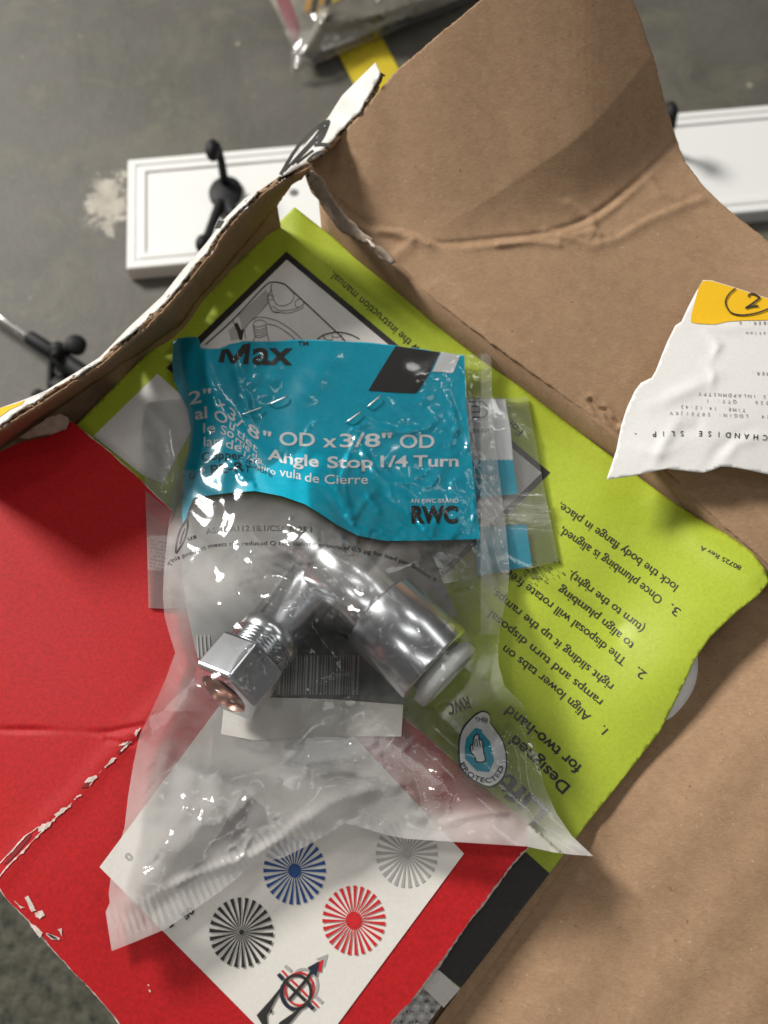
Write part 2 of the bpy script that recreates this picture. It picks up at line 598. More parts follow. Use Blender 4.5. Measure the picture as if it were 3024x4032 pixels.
class Ink:
    def __init__(self):
        self.v = []; self.f = []

    def _add(self, P, F):
        b = len(self.v)
        self.v += [tuple(p) for p in P]
        self.f += [[i + b for i in t] for t in F]

    def text(self, s, path, cap, bold=0.0, shear=0.0, mirror=False, mono=False, fill=True, curve=True, upright=False):
        path = catmull(path, 10) if (curve and len(path) > 2) else [tuple(p) for p in path]
        Lc = np.concatenate([[0], np.cumsum([math.dist(a, b) for a, b in zip(path[:-1], path[1:])])])
        px = np.array([p[0] for p in path]); py = np.array([p[1] for p in path])
        tot = Lc[-1]

        def place(v, f):
            s_ = np.clip(v[:, 0], 0, None)
            x = np.interp(s_, Lc, px); y = np.interp(s_, Lc, py)
            e = 4.0
            x2 = np.interp(s_ + e, Lc, px); y2 = np.interp(s_ + e, Lc, py)
            x1 = np.interp(s_ - e, Lc, px); y1 = np.interp(s_ - e, Lc, py)
            tx, ty = x2 - x1, y2 - y1
            L = np.hypot(tx, ty) + 1e-9
            tx /= L; ty /= L
            h = v[:, 1] * (-1 if mirror else 1)
            if upright:
                self._add(np.stack([x + 0.25 * ty * h, y - (0.35 + 0.65 * tx) * h - 0.0 * h], 1), f)
            else:
                self._add(np.stack([x + ty * h, y - tx * h], 1), f)
        capH = 0.73
        if mono:
            adv = tot / len(s)
            for i, ch in enumerate(s):
                if ch == ' ':
                    continue
                v, f = glyphs(ch, bold, shear)
                if not len(v):
                    continue
                w = v[:, 0].max() - v[:, 0].min()
                k = min(cap / capH, adv * 0.80 / max(w, 0.05))
                if ch in "1:-.'I":
                    k = cap / capH * 0.8
                xx = (v[:, 0] - v[:, 0].min() - w / 2) * k + adv * (i + 0.5)
                place(np.stack([xx, v[:, 1] * cap / capH], 1), f)
            return
        v, f = glyphs(s, bold, shear)
        if not len(v):
            return
        x0, x1 = v[:, 0].min(), v[:, 0].max()
        k = tot / (x1 - x0) if fill else cap / capH
        place(np.stack([(v[:, 0] - x0) * k, v[:, 1] * cap / capH], 1), f)

    def poly(self, pts, spacing=40, smooth=False):
        if smooth:
            pts = catmull(pts, 6, True)
        P, F = tri(dens(pts, spacing), spacing)
        self._add(P, F)

    def stroke(self, pts, w, smooth=False, taper=False, closed=False):
        if closed:
            pts = list(pts) + [pts[0]]
        if smooth:
            pts = catmull(pts, 8)
        pts = dens(pts, 18, False)
        P = []; n = len(pts)
        for i, p in enumerate(pts):
            a = pts[max(0, i - 1)]; b = pts[min(n - 1, i + 1)]
            dx, dy = b[0] - a[0], b[1] - a[1]
            L = math.hypot(dx, dy) + 1e-9
            hw = w / 2
            if taper:
                hw *= 0.25 + 0.75 * math.sin(math.pi * (i + 0.5) / n)
            P.append((p[0] - dy / L * hw, p[1] + dx / L * hw))
            P.append((p[0] + dy / L * hw, p[1] - dx / L * hw))
        F = []
        for i in range(n - 1):
            F += [[2 * i, 2 * i + 1, 2 * i + 3], [2 * i, 2 * i + 3, 2 * i + 2]]
        self._add(P, F)

    def ring(self, c, rx, ry, w, n=48, a0=0, a1=2 * math.pi):
        pts = [(c[0] + rx * math.cos(a0 + (a1 - a0) * i / n), c[1] + ry * math.sin(a0 + (a1 - a0) * i / n)) for i in range(n + 1)]
        self.stroke(pts, w)

    def disc(self, c, rx, ry, n=40):
        P = [c] + [(c[0] + rx * math.cos(2 * math.pi * i / n), c[1] + ry * math.sin(2 * math.pi * i / n)) for i in range(n)]
        self._add(P, [[0, i + 1, (i + 1) % n + 1] for i in range(n)])

    def build(self, name, mat, parent, zf, lift, maxlen=14, cliptop=None):
        bm = bmesh.new()
        vs = [bm.verts.new((x, y, 0)) for x, y in self.v]
        for t in self.f:
            try:
                bm.faces.new([vs[i] for i in t])
            except ValueError:
                pass
        for _ in range(3):
            ed = [e for e in bm.edges if e.calc_length() > maxlen]
            if not ed:
                break
            bmesh.ops.subdivide_edges(bm, edges=ed, cuts=1)
            bmesh.ops.triangulate(bm, faces=[f for f in bm.faces if len(f.verts) > 3])
        if cliptop:
            (ax, ay), (bx, by) = cliptop
            bmesh.ops.bisect_plane(bm, geom=bm.verts[:] + bm.edges[:] + bm.faces[:], plane_co=(ax, ay, 0), plane_no=(by - ay, -(bx - ax), 0), clear_outer=True)
            bmesh.ops.triangulate(bm, faces=[f for f in bm.faces if len(f.verts) > 3])
        P = np.array([(v.co.x, v.co.y) for v in bm.verts])
        bm.verts.index_update()
        F = [[v.index for v in f.verts] for f in bm.faces]
        bm.free()
        V3 = W(P[:, 0], P[:, 1], zf(P[:, 0], P[:, 1]) + lift)
        F = orient(V3, F)
        me = bpy.data.meshes.new(name)
        me.from_pydata(V3.tolist(), [], F)
        me.update()
        return put(name, me, mat, parent)


# ------------------------------------------------------------------ solid helpers
def frame_of(axis):
    a = Vector(axis).normalized()
    h = Vector((0, 0, 1)) if abs(a.z) < 0.9 else Vector((1, 0, 0))
    u = a.cross(h).normalized()
    w = u.cross(a).normalized()
    return a, u, w


def lathe(bm, p, axis, prof, seg=40, phase=0.0):
    """prof: (distance along axis, radius)"""
    a, u, w = frame_of(axis)
    rings = []
    for s, r in prof:
        rings.append([bm.verts.new(Vector(p) + a * s + (u * math.cos(phase + 2 * math.pi * i / seg) + w * math.sin(phase + 2 * math.pi * i / seg)) * max(r, 1e-5)) for i in range(seg)])
    for r0, r1 in zip(rings[:-1], rings[1:]):
        for i in range(seg):
            bm.faces.new((r0[i], r0[(i + 1) % seg], r1[(i + 1) % seg], r1[i]))
    return rings


def tube(bm, pts, radii, seg=16, caps=True, smooth=True):
    P = [Vector(p) for p in pts]
    if smooth and len(P) > 2:
        Q = catmull([tuple(p) + (r,) for p, r in zip(P, radii)], 6)
        P = [Vector(q[:3]) for q in Q]; radii = [q[3] for q in Q]
    rings = []
    prev = None
    for i, p in enumerate(P):
        t = (P[min(i + 1, len(P) - 1)] - P[max(i - 1, 0)]).normalized()
        if prev is None:
            _, u, _ = frame_of(t)
        else:
            u = (prev - t * prev.dot(t)).normalized()
        prev = u
        w = t.cross(u)
        rings.append([bm.verts.new(p + (u * math.cos(2 * math.pi * k / seg) + w * math.sin(2 * math.pi * k / seg)) * radii[i]) for k in range(seg)])
    for r0, r1 in zip(rings[:-1], rings[1:]):
        for k in range(seg):
            bm.faces.new((r0[k], r0[(k + 1) % seg], r1[(k + 1) % seg], r1[k]))
    if caps:
        bm.faces.new(rings[0][::-1]); bm.faces.new(rings[-1])


def ball(bm, c, r, scale=(1, 1, 1)):
    res = bmesh.ops.create_uvsphere(bm, u_segments=24, v_segments=14, radius=r)
    for v in res['verts']:
        v.co = Vector((v.co.x * scale[0], v.co.y * scale[1], v.co.z * scale[2])) + Vector(c)


def loft(rows, closed=False):
    """quads between rows of 3D points"""
    bm = bmesh.new()
    R = [[bm.verts.new(p) for p in row] for row in rows]
    for a, b in zip(R[:-1], R[1:]):
        n = len(a)
        for i in range(n if closed else n - 1):
            bm.faces.new((a[i], a[(i + 1) % n], b[(i + 1) % n], b[i]))
    return bm


# ================================================================== FLOOR
bm = bmesh.new()
g = 2.5
vs = [bm.verts.new(p) for p in ((-g, -g, 0), (g, -g, 0), (g, g, 0), (-g, g, 0))]
bm.faces.new(vs)
tag(bm_obj('floor', bm, M['concrete'], smooth=False), kind='structure')

zc = lambda v: (lambda x, y: np.full(np.shape(x), v))
tag(sheet('floor_marking', [(1190, -60), (1385, -75), (1585, 300), (1640, 400), (1440, 420)], zc(0.004), M['tape'], None, 60), kind='structure')

# ================================================================== SURFACE HEIGHTS
card_t = tps([(1160, 815, .381), (700, 1250, .380), (300, 1670, .381), (1500, 1600, .382), (1300, 2300, .381), (2000, 1480, .382),
              (2480, 1850, .386), (2760, 2045, .391), (3024, 2290, .400), (2720, 2620, .3965), (2560, 2900, .391), (2380, 3150, .388), (2165, 3430, .385),
              (1750, 3970, .384), (1800, 2900, .383), (2200, 2400, .385), (600, 2600, .379), (1000, 3700, .380)])


def z_card(x, y):
    z = card_t(x, y)
    # soft ripples that run with the long edge of the card
    q = (x - 1950) * 0.62 + (y - 2300) * 0.78
    p = (x - 1950) * 0.78 - (y - 2300) * 0.62
    m = 1 / (1 + np.exp(-(x - 1900) / 80.0))
    z = z + m * 0.0013 * np.sin(q / 95.0 + p / 420.0) * np.exp(-((p - 330) / 420.0) ** 2)
    d, s, _ = seg_dist(x, y, [(1990, 2270), (2180, 2360), (2420, 2480)])
    z = z - 0.0016 * np.exp(-(d / 55.0) ** 2)
    d, s, _ = seg_dist(x, y, [(2080, 2900), (2260, 3120), (2330, 3240)])
    z = z - 0.0010 * np.exp(-(d / 40.0) ** 2)
    d, s, _ = seg_dist(x, y, [(2600, 1960), (2760, 2120), (2960, 2260)])
    z = z + 0.0012 * np.exp(-(d / 60.0) ** 2)
    d, s, _ = seg_dist(x, y, [(1165, 800), (1175, 1010), (1120, 1150)])
    z = z + 0.0012 * np.exp(-(d / 60.0) ** 2)
    return z


red_t = tps([(270, 1650, .388), (-200, 1850, .387), (-200, 3400, .389), (560, 2860, .391), (0, 3460, .392), (1000, 4032, .391), (1500, 4300, .391),
             (1570, 4032, .391), (2085, 3300, .391), (1100, 2400, .387), (1700, 2920, .389), (600, 2300, .387), (1100, 3300, .391)])


def z_red(x, y):
    z = red_t(x, y)
    d, s, _ = seg_dist(x, y, [(-100, 2872), (180, 2875), (420, 2885), (570, 2855)])
    z = z - 0.0007 * np.exp(-(d / 11.0) ** 2) * np.clip(0.6 + 0.5 * np.sin(x / 60.0), 0.2, 1)
    d, s, _ = seg_dist(x, y, [(0, 3455), (180, 3240), (300, 3130), (400, 3010), (560, 2850), (900, 2480)])
    z = z + 0.0006 * np.exp(-(d / 45.0) ** 2)
    d, s, _ = seg_dist(x, y, [(420, 2912), (520, 2935), (560, 2900)])
    z = z - 0.0004 * np.exp(-(d / 10.0) ** 2)
    z = np.maximum(z, z_card(x, y) + 0.0012)
    return z


RED_EDGE = [(270, 1650), (430, 1775), (660, 1995), (1100, 2400), (1500, 2750), (1700, 2915), (2080, 3245), (2086, 3335)]


def z_base(x, y):
    """top of the pile the bags lie on"""
    d, s, _ = seg_dist(x, y, RED_EDGE[:7])
    on_red = 1 / (1 + np.exp(s * -d / 25.0))          # smooth step across the edge of the red flap
    return z_card(x, y) * (1 - on_red) + np.maximum(z_red(x, y), z_card(x, y)) * on_red


# check the sign once: a point well inside the red flap must read 1
_d, _s, _ = seg_dist(np.array([600.]), np.array([2900.]), RED_EDGE[:7])
RED_SIGN = float(_s[0])


def z_base(x, y):
    d, s, _ = seg_dist(x, y, RED_EDGE[:7])
    on_red = 1 / (1 + np.exp(-np.clip(RED_SIGN * s * d / 25.0, -50, 50)))
    return z_card(x, y) * (1 - on_red) + np.maximum(z_red(x, y), z_card(x, y)) * on_red


# ================================================================== CARDBOARD BOX
rim = {k: V(*p) for k, p in dict(L=(-733, 2683, .384), B=(1165, 800, .378), R=(3060, 2250, .386), F=(1200, 4848, .386)).items()}
box = thing('cardboard_box', 'torn open brown cardboard box with red outer flap, standing on the concrete floor', 'box',
            (sum(v.x for v in rim.values()) / 4, sum(v.y for v in rim.values()) / 4, 0))
cen = sum((v for v in rim.values()), Vector()) / 4
bm = bmesh.new()
order = ['L', 'F', 'R', 'B']
def inset(p, k):
    d = Vector((cen.x - p.x, cen.y - p.y, 0)).normalized()
    return Vector((p.x + d.x * k, p.y + d.y * k, p.z))
rows = []
rows.append([Vector((rim[k].x, rim[k].y, 0.002)) for k in order])
rows.append([rim[k] - Vector((0, 0, 0.004)) for k in order])
rows.append([inset(rim[k], 0.005) - Vector((0, 0, 0.004)) for k in order])
rows.append([Vector((inset(rim[k], 0.005).x, inset(rim[k], 0.005).y, 0.006)) for k in order])
bm = loft(rows, True)
bm.verts.ensure_lookup_table()
bm.faces.new([bm.verts[i] for i in (12, 13, 14, 15)])
bm.faces.new([bm.verts[i] for i in (3, 2, 1, 0)])
bmesh.ops.recalc_face_normals(bm, faces=bm.faces[:])
bm_obj('box_body', bm, M['kraft'], box, smooth=False)

# --- rear flap: lower panel, then a part folded up towards the viewer
FOLD = [(1262, 785), (1300, 830), (1400, 925), (1560, 1052), (1722, 1190), (1950, 1362), (2205, 1546), (2405, 1700), (2700, 1940), (3060, 2250)]
CREASE = [(1300, 770), (1440, 880), (1560, 905), (1680, 945), (1770, 958), (1960, 940), (2150, 915), (2330, 850), (2520, 700), (2660, 560), (2800, 440)]
flap_t = tps([(1265, 785, .395), (1560, 1052, .396), (2205, 1546, .396), (2700, 1940, .396), (3060, 2250, .396),
              (1770, 960, .402), (2330, 860, .408), (3024, 950, .414), (2700, 1300, .405), (3200, 1500, .410), (2780, 745, .413)])

CREASE = catmull(CREASE, 6)
CREASE_X = sorted(CREASE)


def z_flap(x, y):
    low = flap_t(x, y)
    d, s, _ = seg_dist(x, y, CREASE)
    up = np.maximum(np.interp(x, [c[0] for c in CREASE_X], [c[1] for c in CREASE_X]) - y, 0.0) * 0.86      # above the crease
    up = 40 * np.log1p(np.exp(np.clip(up / 40 - 1, -30, 30))) * (up > 0)
    up = np.maximum(up - 40 * math.log1p(math.exp(-1)), 0)
    d0 = np.interp(x, [1500, 1750, 1950, 2100, 2300, 2560, 2800], [0, 25, 100, 175, 245, 320, 370])  # reach of an extra tilt, shaped to darken a band like a cast shadow
    rise = 0.000040 * up + 0.000012 * np.minimum(up, d0)
    z = low + rise
    z = z + 0.0007 * np.exp(-((d - 22) / 16.0) ** 2) * np.where(s > 0, 0.0, 1.0) * (1 - np.exp(-d / 8.0)) * (0.5 + 0.5 * np.sin(x / 73.0))
    z = z - 0.0006 * np.exp(-(d / 12.0) ** 2)
    for line, a, w in (([(2210, 930), (2330, 965), (2420, 945), (2560, 860), (2760, 780)], 0.0007, 15), ([(2240, 800), (2330, 860), (2360, 930)], 0.0005, 18),
                       ([(1400, 880), (1520, 900), (1620, 930)], 0.0012, 12), ([(1722, 1120), (2205, 1476), (2405, 1640)], 0.0006, 25),
                       ([(1560, 1000), (1640, 940), (1700, 960)], 0.0009, 20), ([(2150, 905), (2250, 930), (2330, 905), (2400, 925)], 0.0006, 12), ([(2330, 850), (2345, 890), (2330, 930)], 0.0004, 12), ([(1960, 960), (2080, 948), (2200, 960)], 0.0007, 10), ([(2560, 700), (2600, 760), (2680, 780)], 0.0006, 14), ([(1500, 900), (1590, 910), (1690, 955)], 0.0010, 8)):
        dd, ss, _ = seg_dist(x, y, line)
        z = z + a * np.exp(-(dd / (w * np.where(ss > 0, 0.8, 1.7))) ** 2)
    # pressed dent near the lower right
    dd, ss, _ = seg_dist(x, y, [(2325, 1578), (2352, 1612), (2382, 1618), (2400, 1648), (2430, 1668)])
    z = z - 0.0011 * np.exp(-(dd / 10.0) ** 2) + 0.0006 * np.exp(-((dd - 20) / 9.0) ** 2) * (0.6 + 0.4 * np.sin(x / 9.0))
    z = z + 0.0006 * np.sin(x / 210.0 + y / 330.0) + 0.0003 * np.sin(x / 71.0 - y / 97.0)
    return z


# the sign of "above the crease" depends on the direction of travel: test it
_d, _s, _ = seg_dist(np.array([1900.]), np.array([500.]), CREASE)
if _s[0] < 0:
    CREASE = CREASE[::-1]
random.seed(11)
flap_ol = [(1895, 0), (2010, -90), (2440, -90), (2490, 0), (2560, 180), (2615, 380), (2655, 520), (2668, 565), (2700, 640), (2780, 745), (2900, 850), (3024, 950), (3200, 1090), (3250, 2420)]
flap_ol += FOLD[::-1] + [(1240, 765), (1214, 738), (1200, 690), (1215, 655), (1304, 570), (1423, 444), (1515, 328), (1575, 266), (1720, 140)]
rear = sheet('rear_flap', flap_ol, z_flap, M['kraft'], box, spacing=8, step=11, thick=0.0030, rough=1.6)

# rear wall below the fold, straight down into the box
top = [V(x + 3, y - 4, .3958) for x, y in dens(FOLD, 30, False)]
rows = [top] + [[Vector((p.x, p.y, z)) for p in top] for z in (.380, .33, .20, .01)]
bm = loft(rows)
o = bm_obj('rear_wall', bm, M['kraft'], box)
md = o.modifiers.new('thickness', 'SOLIDIFY'); md.thickness = 0.003; md.offset = 0

# torn strip of liner hanging at the corner
t_z = tps([(1205, 690, .412), (1250, 700, .410), (1330, 830, .402), (1290, 810, .399), (1440, 950, .401), (1400, 935, .398), (1480, 940, .404)])
sheet('torn_liner', [(1203, 682), (1232, 668), (1262, 690), (1290, 745), (1318, 800), (1372, 865), (1430, 915), (1470, 945), (1462, 966), (1420, 950), (1390, 938), (1345, 915), (1312, 880), (1290, 845), (1268, 812), (1248, 776), (1222, 742)],
      t_z, M['liner_torn'], box, spacing=10, lift=0.0035, thick=0.0006, rough=2.0)
sheet('torn_liner', [(1462, 955), (1500, 972), (1535, 1000), (1560, 1030), (1540, 1040), (1500, 1020), (1470, 985)], zc(.4015), M['liner_torn'], box, spacing=10, thick=0.0006, rough=2.0)
sheet('torn_liner', [(1440, 940), (1462, 950), (1480, 968), (1474, 978), (1455, 962)], zc(.406), M['torn_white'], box, spacing=8, thick=0.0005, rough=1.5)

# --- torn side wall (white printed outside, kraft inside)
EDGE = [(1503, 286), (1470, 365), (1423, 440), (1360, 505), (1304, 566), (1206, 652), (1102, 703), (1012, 769), (939, 836), (873, 914), (819, 999), (746, 1083), (668, 1178), (561, 1285), (464, 1361), (401, 1424), (316, 1475), (190, 1555), (127, 1597), (0, 1677), (-170, 1765)]
OUTR = [(1478, 246), (1412, 310), (1347, 376), (1293, 461), (1250, 512), (1160, 615), (1092, 696), (963, 781), (879, 866), (812, 956), (766, 1010), (722, 1059), (640, 1164), (506, 1289), (430, 1368), (390, 1408), (300, 1465), (180, 1538), (97, 1572), (0, 1606), (-170, 1690)]
EZ = [.438, .436, .434, .432, .430, .426, .422, .419, .417, .415, .414, .414, .415, .416, .418, .420, .421, .421, .421, .421, .421]
OZ = [.436, .430, .424, .420, .417, .416, .415, .413, .411, .409, .407, .407, .408, .410, .412, .414, .414, .414, .413, .412, .411]
BASE = [(1185, 700), (1144, 721), (1090, 800), (990, 925), (879, 1059), (800, 1150), (700, 1280), (548, 1386), (380, 1494), (253, 1586), (84, 1705), (-170, 1880)]
BZ = [.416, .410, .396, .388, .385, .384, .384, .383, .383, .383, .383, .383]


for i in range(6):
    w_ = 1.0 - max(0, i - 3) / 3.0
    EZ[i] = EZ[i] * (1 - w_) + w_ * (float(z_flap(np.array([EDGE[i][0] + 12.]), np.array([EDGE[i][1] + 6.]))[0]) + .0005)
    OZ[i] = EZ[i] - .0035 - .0015 * i


def z_noise(x, y, a, s):
    return a * (np.sin(x / s + 1.7 * np.sin(y / (s * 1.3))) * np.cos(y / (s * 0.8) + np.sin(x / (s * 1.9))))


def shift(line, k):
    out = []
    for i, p in enumerate(line):
        a = line[max(0, i - 1)]; b = line[min(len(line) - 1, i + 1)]
        dx, dy = b[0] - a[0], b[1] - a[1]
        L = math.hypot(dx, dy)
        out.append((p[0] - dy / L * k, p[1] + dx / L * k))
    return out


E_in = shift(EDGE, -9)     # towards the inside of the box
E_out = shift(EDGE, 9)
if E_in[8][0] < EDGE[8][0]:
    E_in, E_out = E_out, E_in
wall_in = tps([(x, y, z) for (x, y), z in zip(E_in, EZ)] + [(x, y, z) for (x, y), z in zip(BASE, BZ)], 1e-5)
wall_out = tps([(x, y, z) for (x, y), z in zip(E_out, EZ)] + [(x, y, z) for (x, y), z in zip(OUTR, OZ)], 1e-5)
torn = sheet('torn_wall', E_in[5:] + BASE[::-1], wall_in, M['kraft'], box, spacing=13, thick=0.0008, rough=1.8, step=11)
sheet('outer_liner', dens(E_out, 10, False, 2.2) + OUTR[::-1], wall_out, M['white_board'], torn, spacing=13, thick=0.0006, step=14)
core_z = tps([(x, y, z) for (x, y), z in zip(EDGE, EZ)], 1e-4)
sheet('corrugated_core', dens(shift(E_in, 0), 12, False, 1.5) + dens(E_out, 12, False, 1.5)[::-1], lambda x, y: core_z(x, y) - 0.0010 - 0.0034 * np.clip(z_noise(x, y, 1.0, 21) * 1.2 + z_noise(x, y, 0.7, 47) - 0.15, 0, 1) + z_noise(x, y, 0.0007, 7), M['kraft_rough'], torn, spacing=5, thick=0.0008)
# the wall carries on down inside the box and outside it
top = [V(x, y, float(wall_in(np.array([x]), np.array([y]))[0]) + .0004) for x, y in dens(BASE[2:], 20, False)]
bm = loft([top] + [[Vector((p.x, p.y, z)) for p in top] for z in (.34, .20, .01)])
bm_obj('side_wall', bm, M['kraft'], box)
# printed lettering and colour on the white outside
ink = Ink()
def z8(pts):
    return [(1080 + .3014 * x, 450 + .3014 * y) for x, y in pts]
ink.stroke(z8([(80, 790), (290, 450), (540, 190), (690, 95), (700, 120), (640, 270), (575, 375)]), 14, True)
ink.stroke(z8([(520, 400), (600, 392), (725, 400)]), 14)
ink.stroke(z8([(130, 745), (350, 500), (520, 310), (620, 170), (640, 190), (560, 330)]), 9, True)
ink.stroke(z8([(230, 660), (420, 470), (560, 320)]), 9, True)
ink.stroke(z8([(290, 640), (430, 530), (510, 470)]), 10, True)
ink.poly(z8([(420, 600), (500, 520), (580, 478), (640, 480), (590, 545), (480, 610)]), 20, True)
ink.poly([(862, 868), (884, 870), (868, 896), (846, 902)], 20)
ink.build('lettering', M['ink'], torn, wall_out, 0.0005)
ink = Ink()
ink.poly([(-120, 1668), (-20, 1612), (60, 1590), (98, 1576), (86, 1592), (40, 1612), (0, 1640), (-100, 1700)], 20)
ink.build('yellow_print', M['yellow'], torn, wall_out, 0.0006)

# --- side flap on the right, folded open
side_t = tps([(3060, 2200, .385), (2700, 2600, .382), (2120, 3400, .378), (1660, 4032, .3775), (1450, 4330, .377), (3450, 4330, .392), (3450, 2300, .396), (2600, 3500, .388), (2790, 2740, .3895), (2480, 3150, .386)])


def z_side(x, y):
    return side_t(x, y) + 0.0005 * np.sin(x / 170.0 - y / 240.0) + 0.0003 * np.sin(x / 63.0 + y / 81.0)


sheet('side_flap', [(3100, 2215), (2690, 2550), (2090, 3380), (1640, 4032), (1200, 4680), (3500, 4680), (3500, 2200)], z_side, M['kraft'], box, spacing=34, thick=0.003)

# --- red printed flap folded in over the contents
random.seed(5)
RED_TORN = [(2086, 3335), (2011, 3419), (1925, 3533), (1831, 3658), (1729, 3807), (1667, 3890), (1600, 3968), (1545, 4032), (1200, 4540)]
RED_LOW = [(900, 4540), (560, 4140), (470, 4033), (441, 3997), (342, 3881), (261, 3800), (191, 3724), (110, 3626), (35, 3550), (0, 3504), (-60, 3420), (-300, 3150)]
RED_TOP = [(-260, 1905), (-30, 1790), (90, 1737), (200, 1716), (262, 1672), (270, 1650), (430, 1775), (560, 1895), (660, 1995), (1100, 2400), (1500, 2750), (1700, 2915), (2080, 3245)]


def rough_line(pts, step, amp):
    return dens(pts, step, False, amp)


board_ol = rough_line(RED_TOP[:5], 14, 1.2) + rough_line(RED_TOP[4:], 14, 1.0) + rough_line(RED_TORN, 12, 2.2) + rough_line(RED_LOW, 14, 2.0)
flap = sheet('printed_flap', board_ol, z_red, M['torn_white'], box, spacing=26, thick=0.0028, step=60)
print_ol = rough_line(RED_TOP[:5], 14, 1.2) + rough_line(shift(RED_TOP[4:], 3 if shift(RED_TOP[4:], 3)[4][1] > RED_TOP[8][1] else -3), 14, 1.6)
ts = shift(RED_TORN, 7)
if ts[3][0] > RED_TORN[3][0]:
    ts = shift(RED_TORN, -7)
print_ol += rough_line(ts, 10, 2.6)
ls = shift(RED_LOW, 3)
if ls[5][0] < RED_LOW[5][0]:
    ls = shift(RED_LOW, -3)
print_ol += rough_line(ls, 14, 2.0)
sheet('red_print', print_ol, z_red, M['red'], flap, spacing=8.5, lift=0.0007, step=60)

# worn score line and battered corner
def zl(pts):
    return [(.58 * x, 2750 + .58 * y) for x, y in pts]
ink = Ink()
random.seed(14)
SCORE = dens(catmull(zl([(-20, 1225), (60, 1128), (150, 1040), (235, 950), (300, 885), (350, 835), (420, 765), (470, 728), (520, 668), (570, 640), (640, 545), (700, 478), (760, 420), (830, 345), (900, 280), (950, 200)]), 6), 9, False)
keep = [0] * len(SCORE)
for i_, p_ in enumerate(SCORE):
    f_ = i_ / len(SCORE)
    base_ = 3.0 if f_ < .45 else (3.2 if math.sin(f_ * 60) > 0.1 else 0)
    keep[i_] = max(0, base_ + random.gauss(0, 1.3) + (5 if random.random() < .10 else 0))
for i_ in range(len(SCORE) - 1):
    if keep[i_] > 0.4 and keep[i_ + 1] > 0.4:
        (xa, ya), (xb, yb) = SCORE[i_], SCORE[i_ + 1]
        dx_, dy_ = xb - xa, yb - ya
        l_ = math.hypot(dx_, dy_); nx_, ny_ = -dy_ / l_, dx_ / l_
        wa, wb = keep[i_], keep[i_ + 1]
        ink._add([(xa - nx_ * wa * .4, ya - ny_ * wa * .4), (xb - nx_ * wb * .4, yb - ny_ * wb * .4), (xb + nx_ * wb, yb + ny_ * wb), (xa + nx_ * wa, ya + ny_ * wa)], [[0, 1, 2], [0, 2, 3]])
for pl in ([(262, 868), (292, 850), (345, 838), (340, 870), (290, 900), (262, 905)], [(375, 790), (420, 745), (462, 742), (430, 780), (390, 805)], [(570, 565), (600, 535), (650, 525), (660, 535), (615, 565), (580, 572)],
           [(735, 440), (760, 408), (795, 402), (775, 430), (745, 445)], [(800, 325), (830, 300), (872, 290), (850, 315)], [(912, 240), (930, 212), (945, 215), (925, 245)]):
    ink.poly(dens(zl(pl), 6, True, 1.9), 20)
ink.poly(dens(zl([(0, 1112), (70, 1040), (170, 930), (262, 868), (258, 876), (172, 940), (76, 1046), (0, 1122)]), 7, True, 0.7), 20)
ink.build('score_tear', M['torn_white'], flap, z_red, 0.0010)
ink = Ink()
for pl in ([(20, 1130), (80, 1050), (170, 955), (215, 915), (205, 945), (130, 1035), (60, 1110)], [(545, 610), (575, 580), (612, 575), (590, 605)], [(790, 370), (830, 330), (880, 295), (890, 305), (845, 345), (810, 380)], [(715, 470), (740, 445), (735, 465)]):
    ink.poly(zl(pl), 20)
ink.build('score_slot', m_plain('torn_red_shade', (0.22, 0.008, 0.010), 0.8), flap, z_red, 0.0009)
ink = Ink()
for pl in ([(165, 1350), (190, 1338), (225, 1400), (245, 1440), (215, 1445), (190, 1400)], [(235, 1455), (285, 1440), (308, 1475), (270, 1500), (245, 1480)],
           [(195, 1520), (240, 1545), (290, 1590), (270, 1625), (225, 1570)], [(310, 1590), (350, 1600), (410, 1625), (405, 1645), (350, 1635), (315, 1605)], [(395, 1570), (418, 1560), (420, 1620), (410, 1600)],
           [(95, 1370), (140, 1410), (170, 1420), (140, 1425)]):
    ink.poly(dens(zl(pl), 7, True, 1.3), 16)
ink.poly(dens(zl([(1000, 1940), (1012, 1945), (1014, 1955), (1004, 1950)]), 5), 10)
ink.poly(dens(zl([(1008, 1975), (1020, 1980), (1024, 1996), (1012, 1990)]), 5), 10)
ink.build('corner_wear', M['torn_white'], flap, z_red, 0.0010)
ink = Ink()
ink.poly(zl([(315, 1598), (345, 1603), (395, 1632), (350, 1625)]), 10)
ink.build('corner_hole', M['hole'], flap, z_red, 0.0013)
# torn curl of paper at the flap's upper corner
cz = tps([(84, 1720, .3905), (236, 1628, .396), (272, 1652, .3935), (262, 1690, .391), (200, 1712, .391), (160, 1668, .395)])
sheet('torn_liner', [(70, 1722), (120, 1690), (190, 1645), (236, 1629), (268, 1644), (272, 1662), (262, 1688), (230, 1700), (203, 1712), (150, 1718), (100, 1730)], cz, M['liner_torn'], flap, spacing=9, thick=0.0006, rough=1.0)

# white sticker with printer test marks
LAB = [(392, 3414), (1047, 2532), (1827, 3361), (1330, 4032), (1120, 4316), (985, 4130), (985, 4040)]
LAB = [(392, 3414), (1047, 2532), (1827, 3361), (1330, 4032), (1190, 4221)]
sheet('sticker', LAB, z_red, M['label_white'], flap, spacing=24, lift=0.0010)
LZ = 0.0013


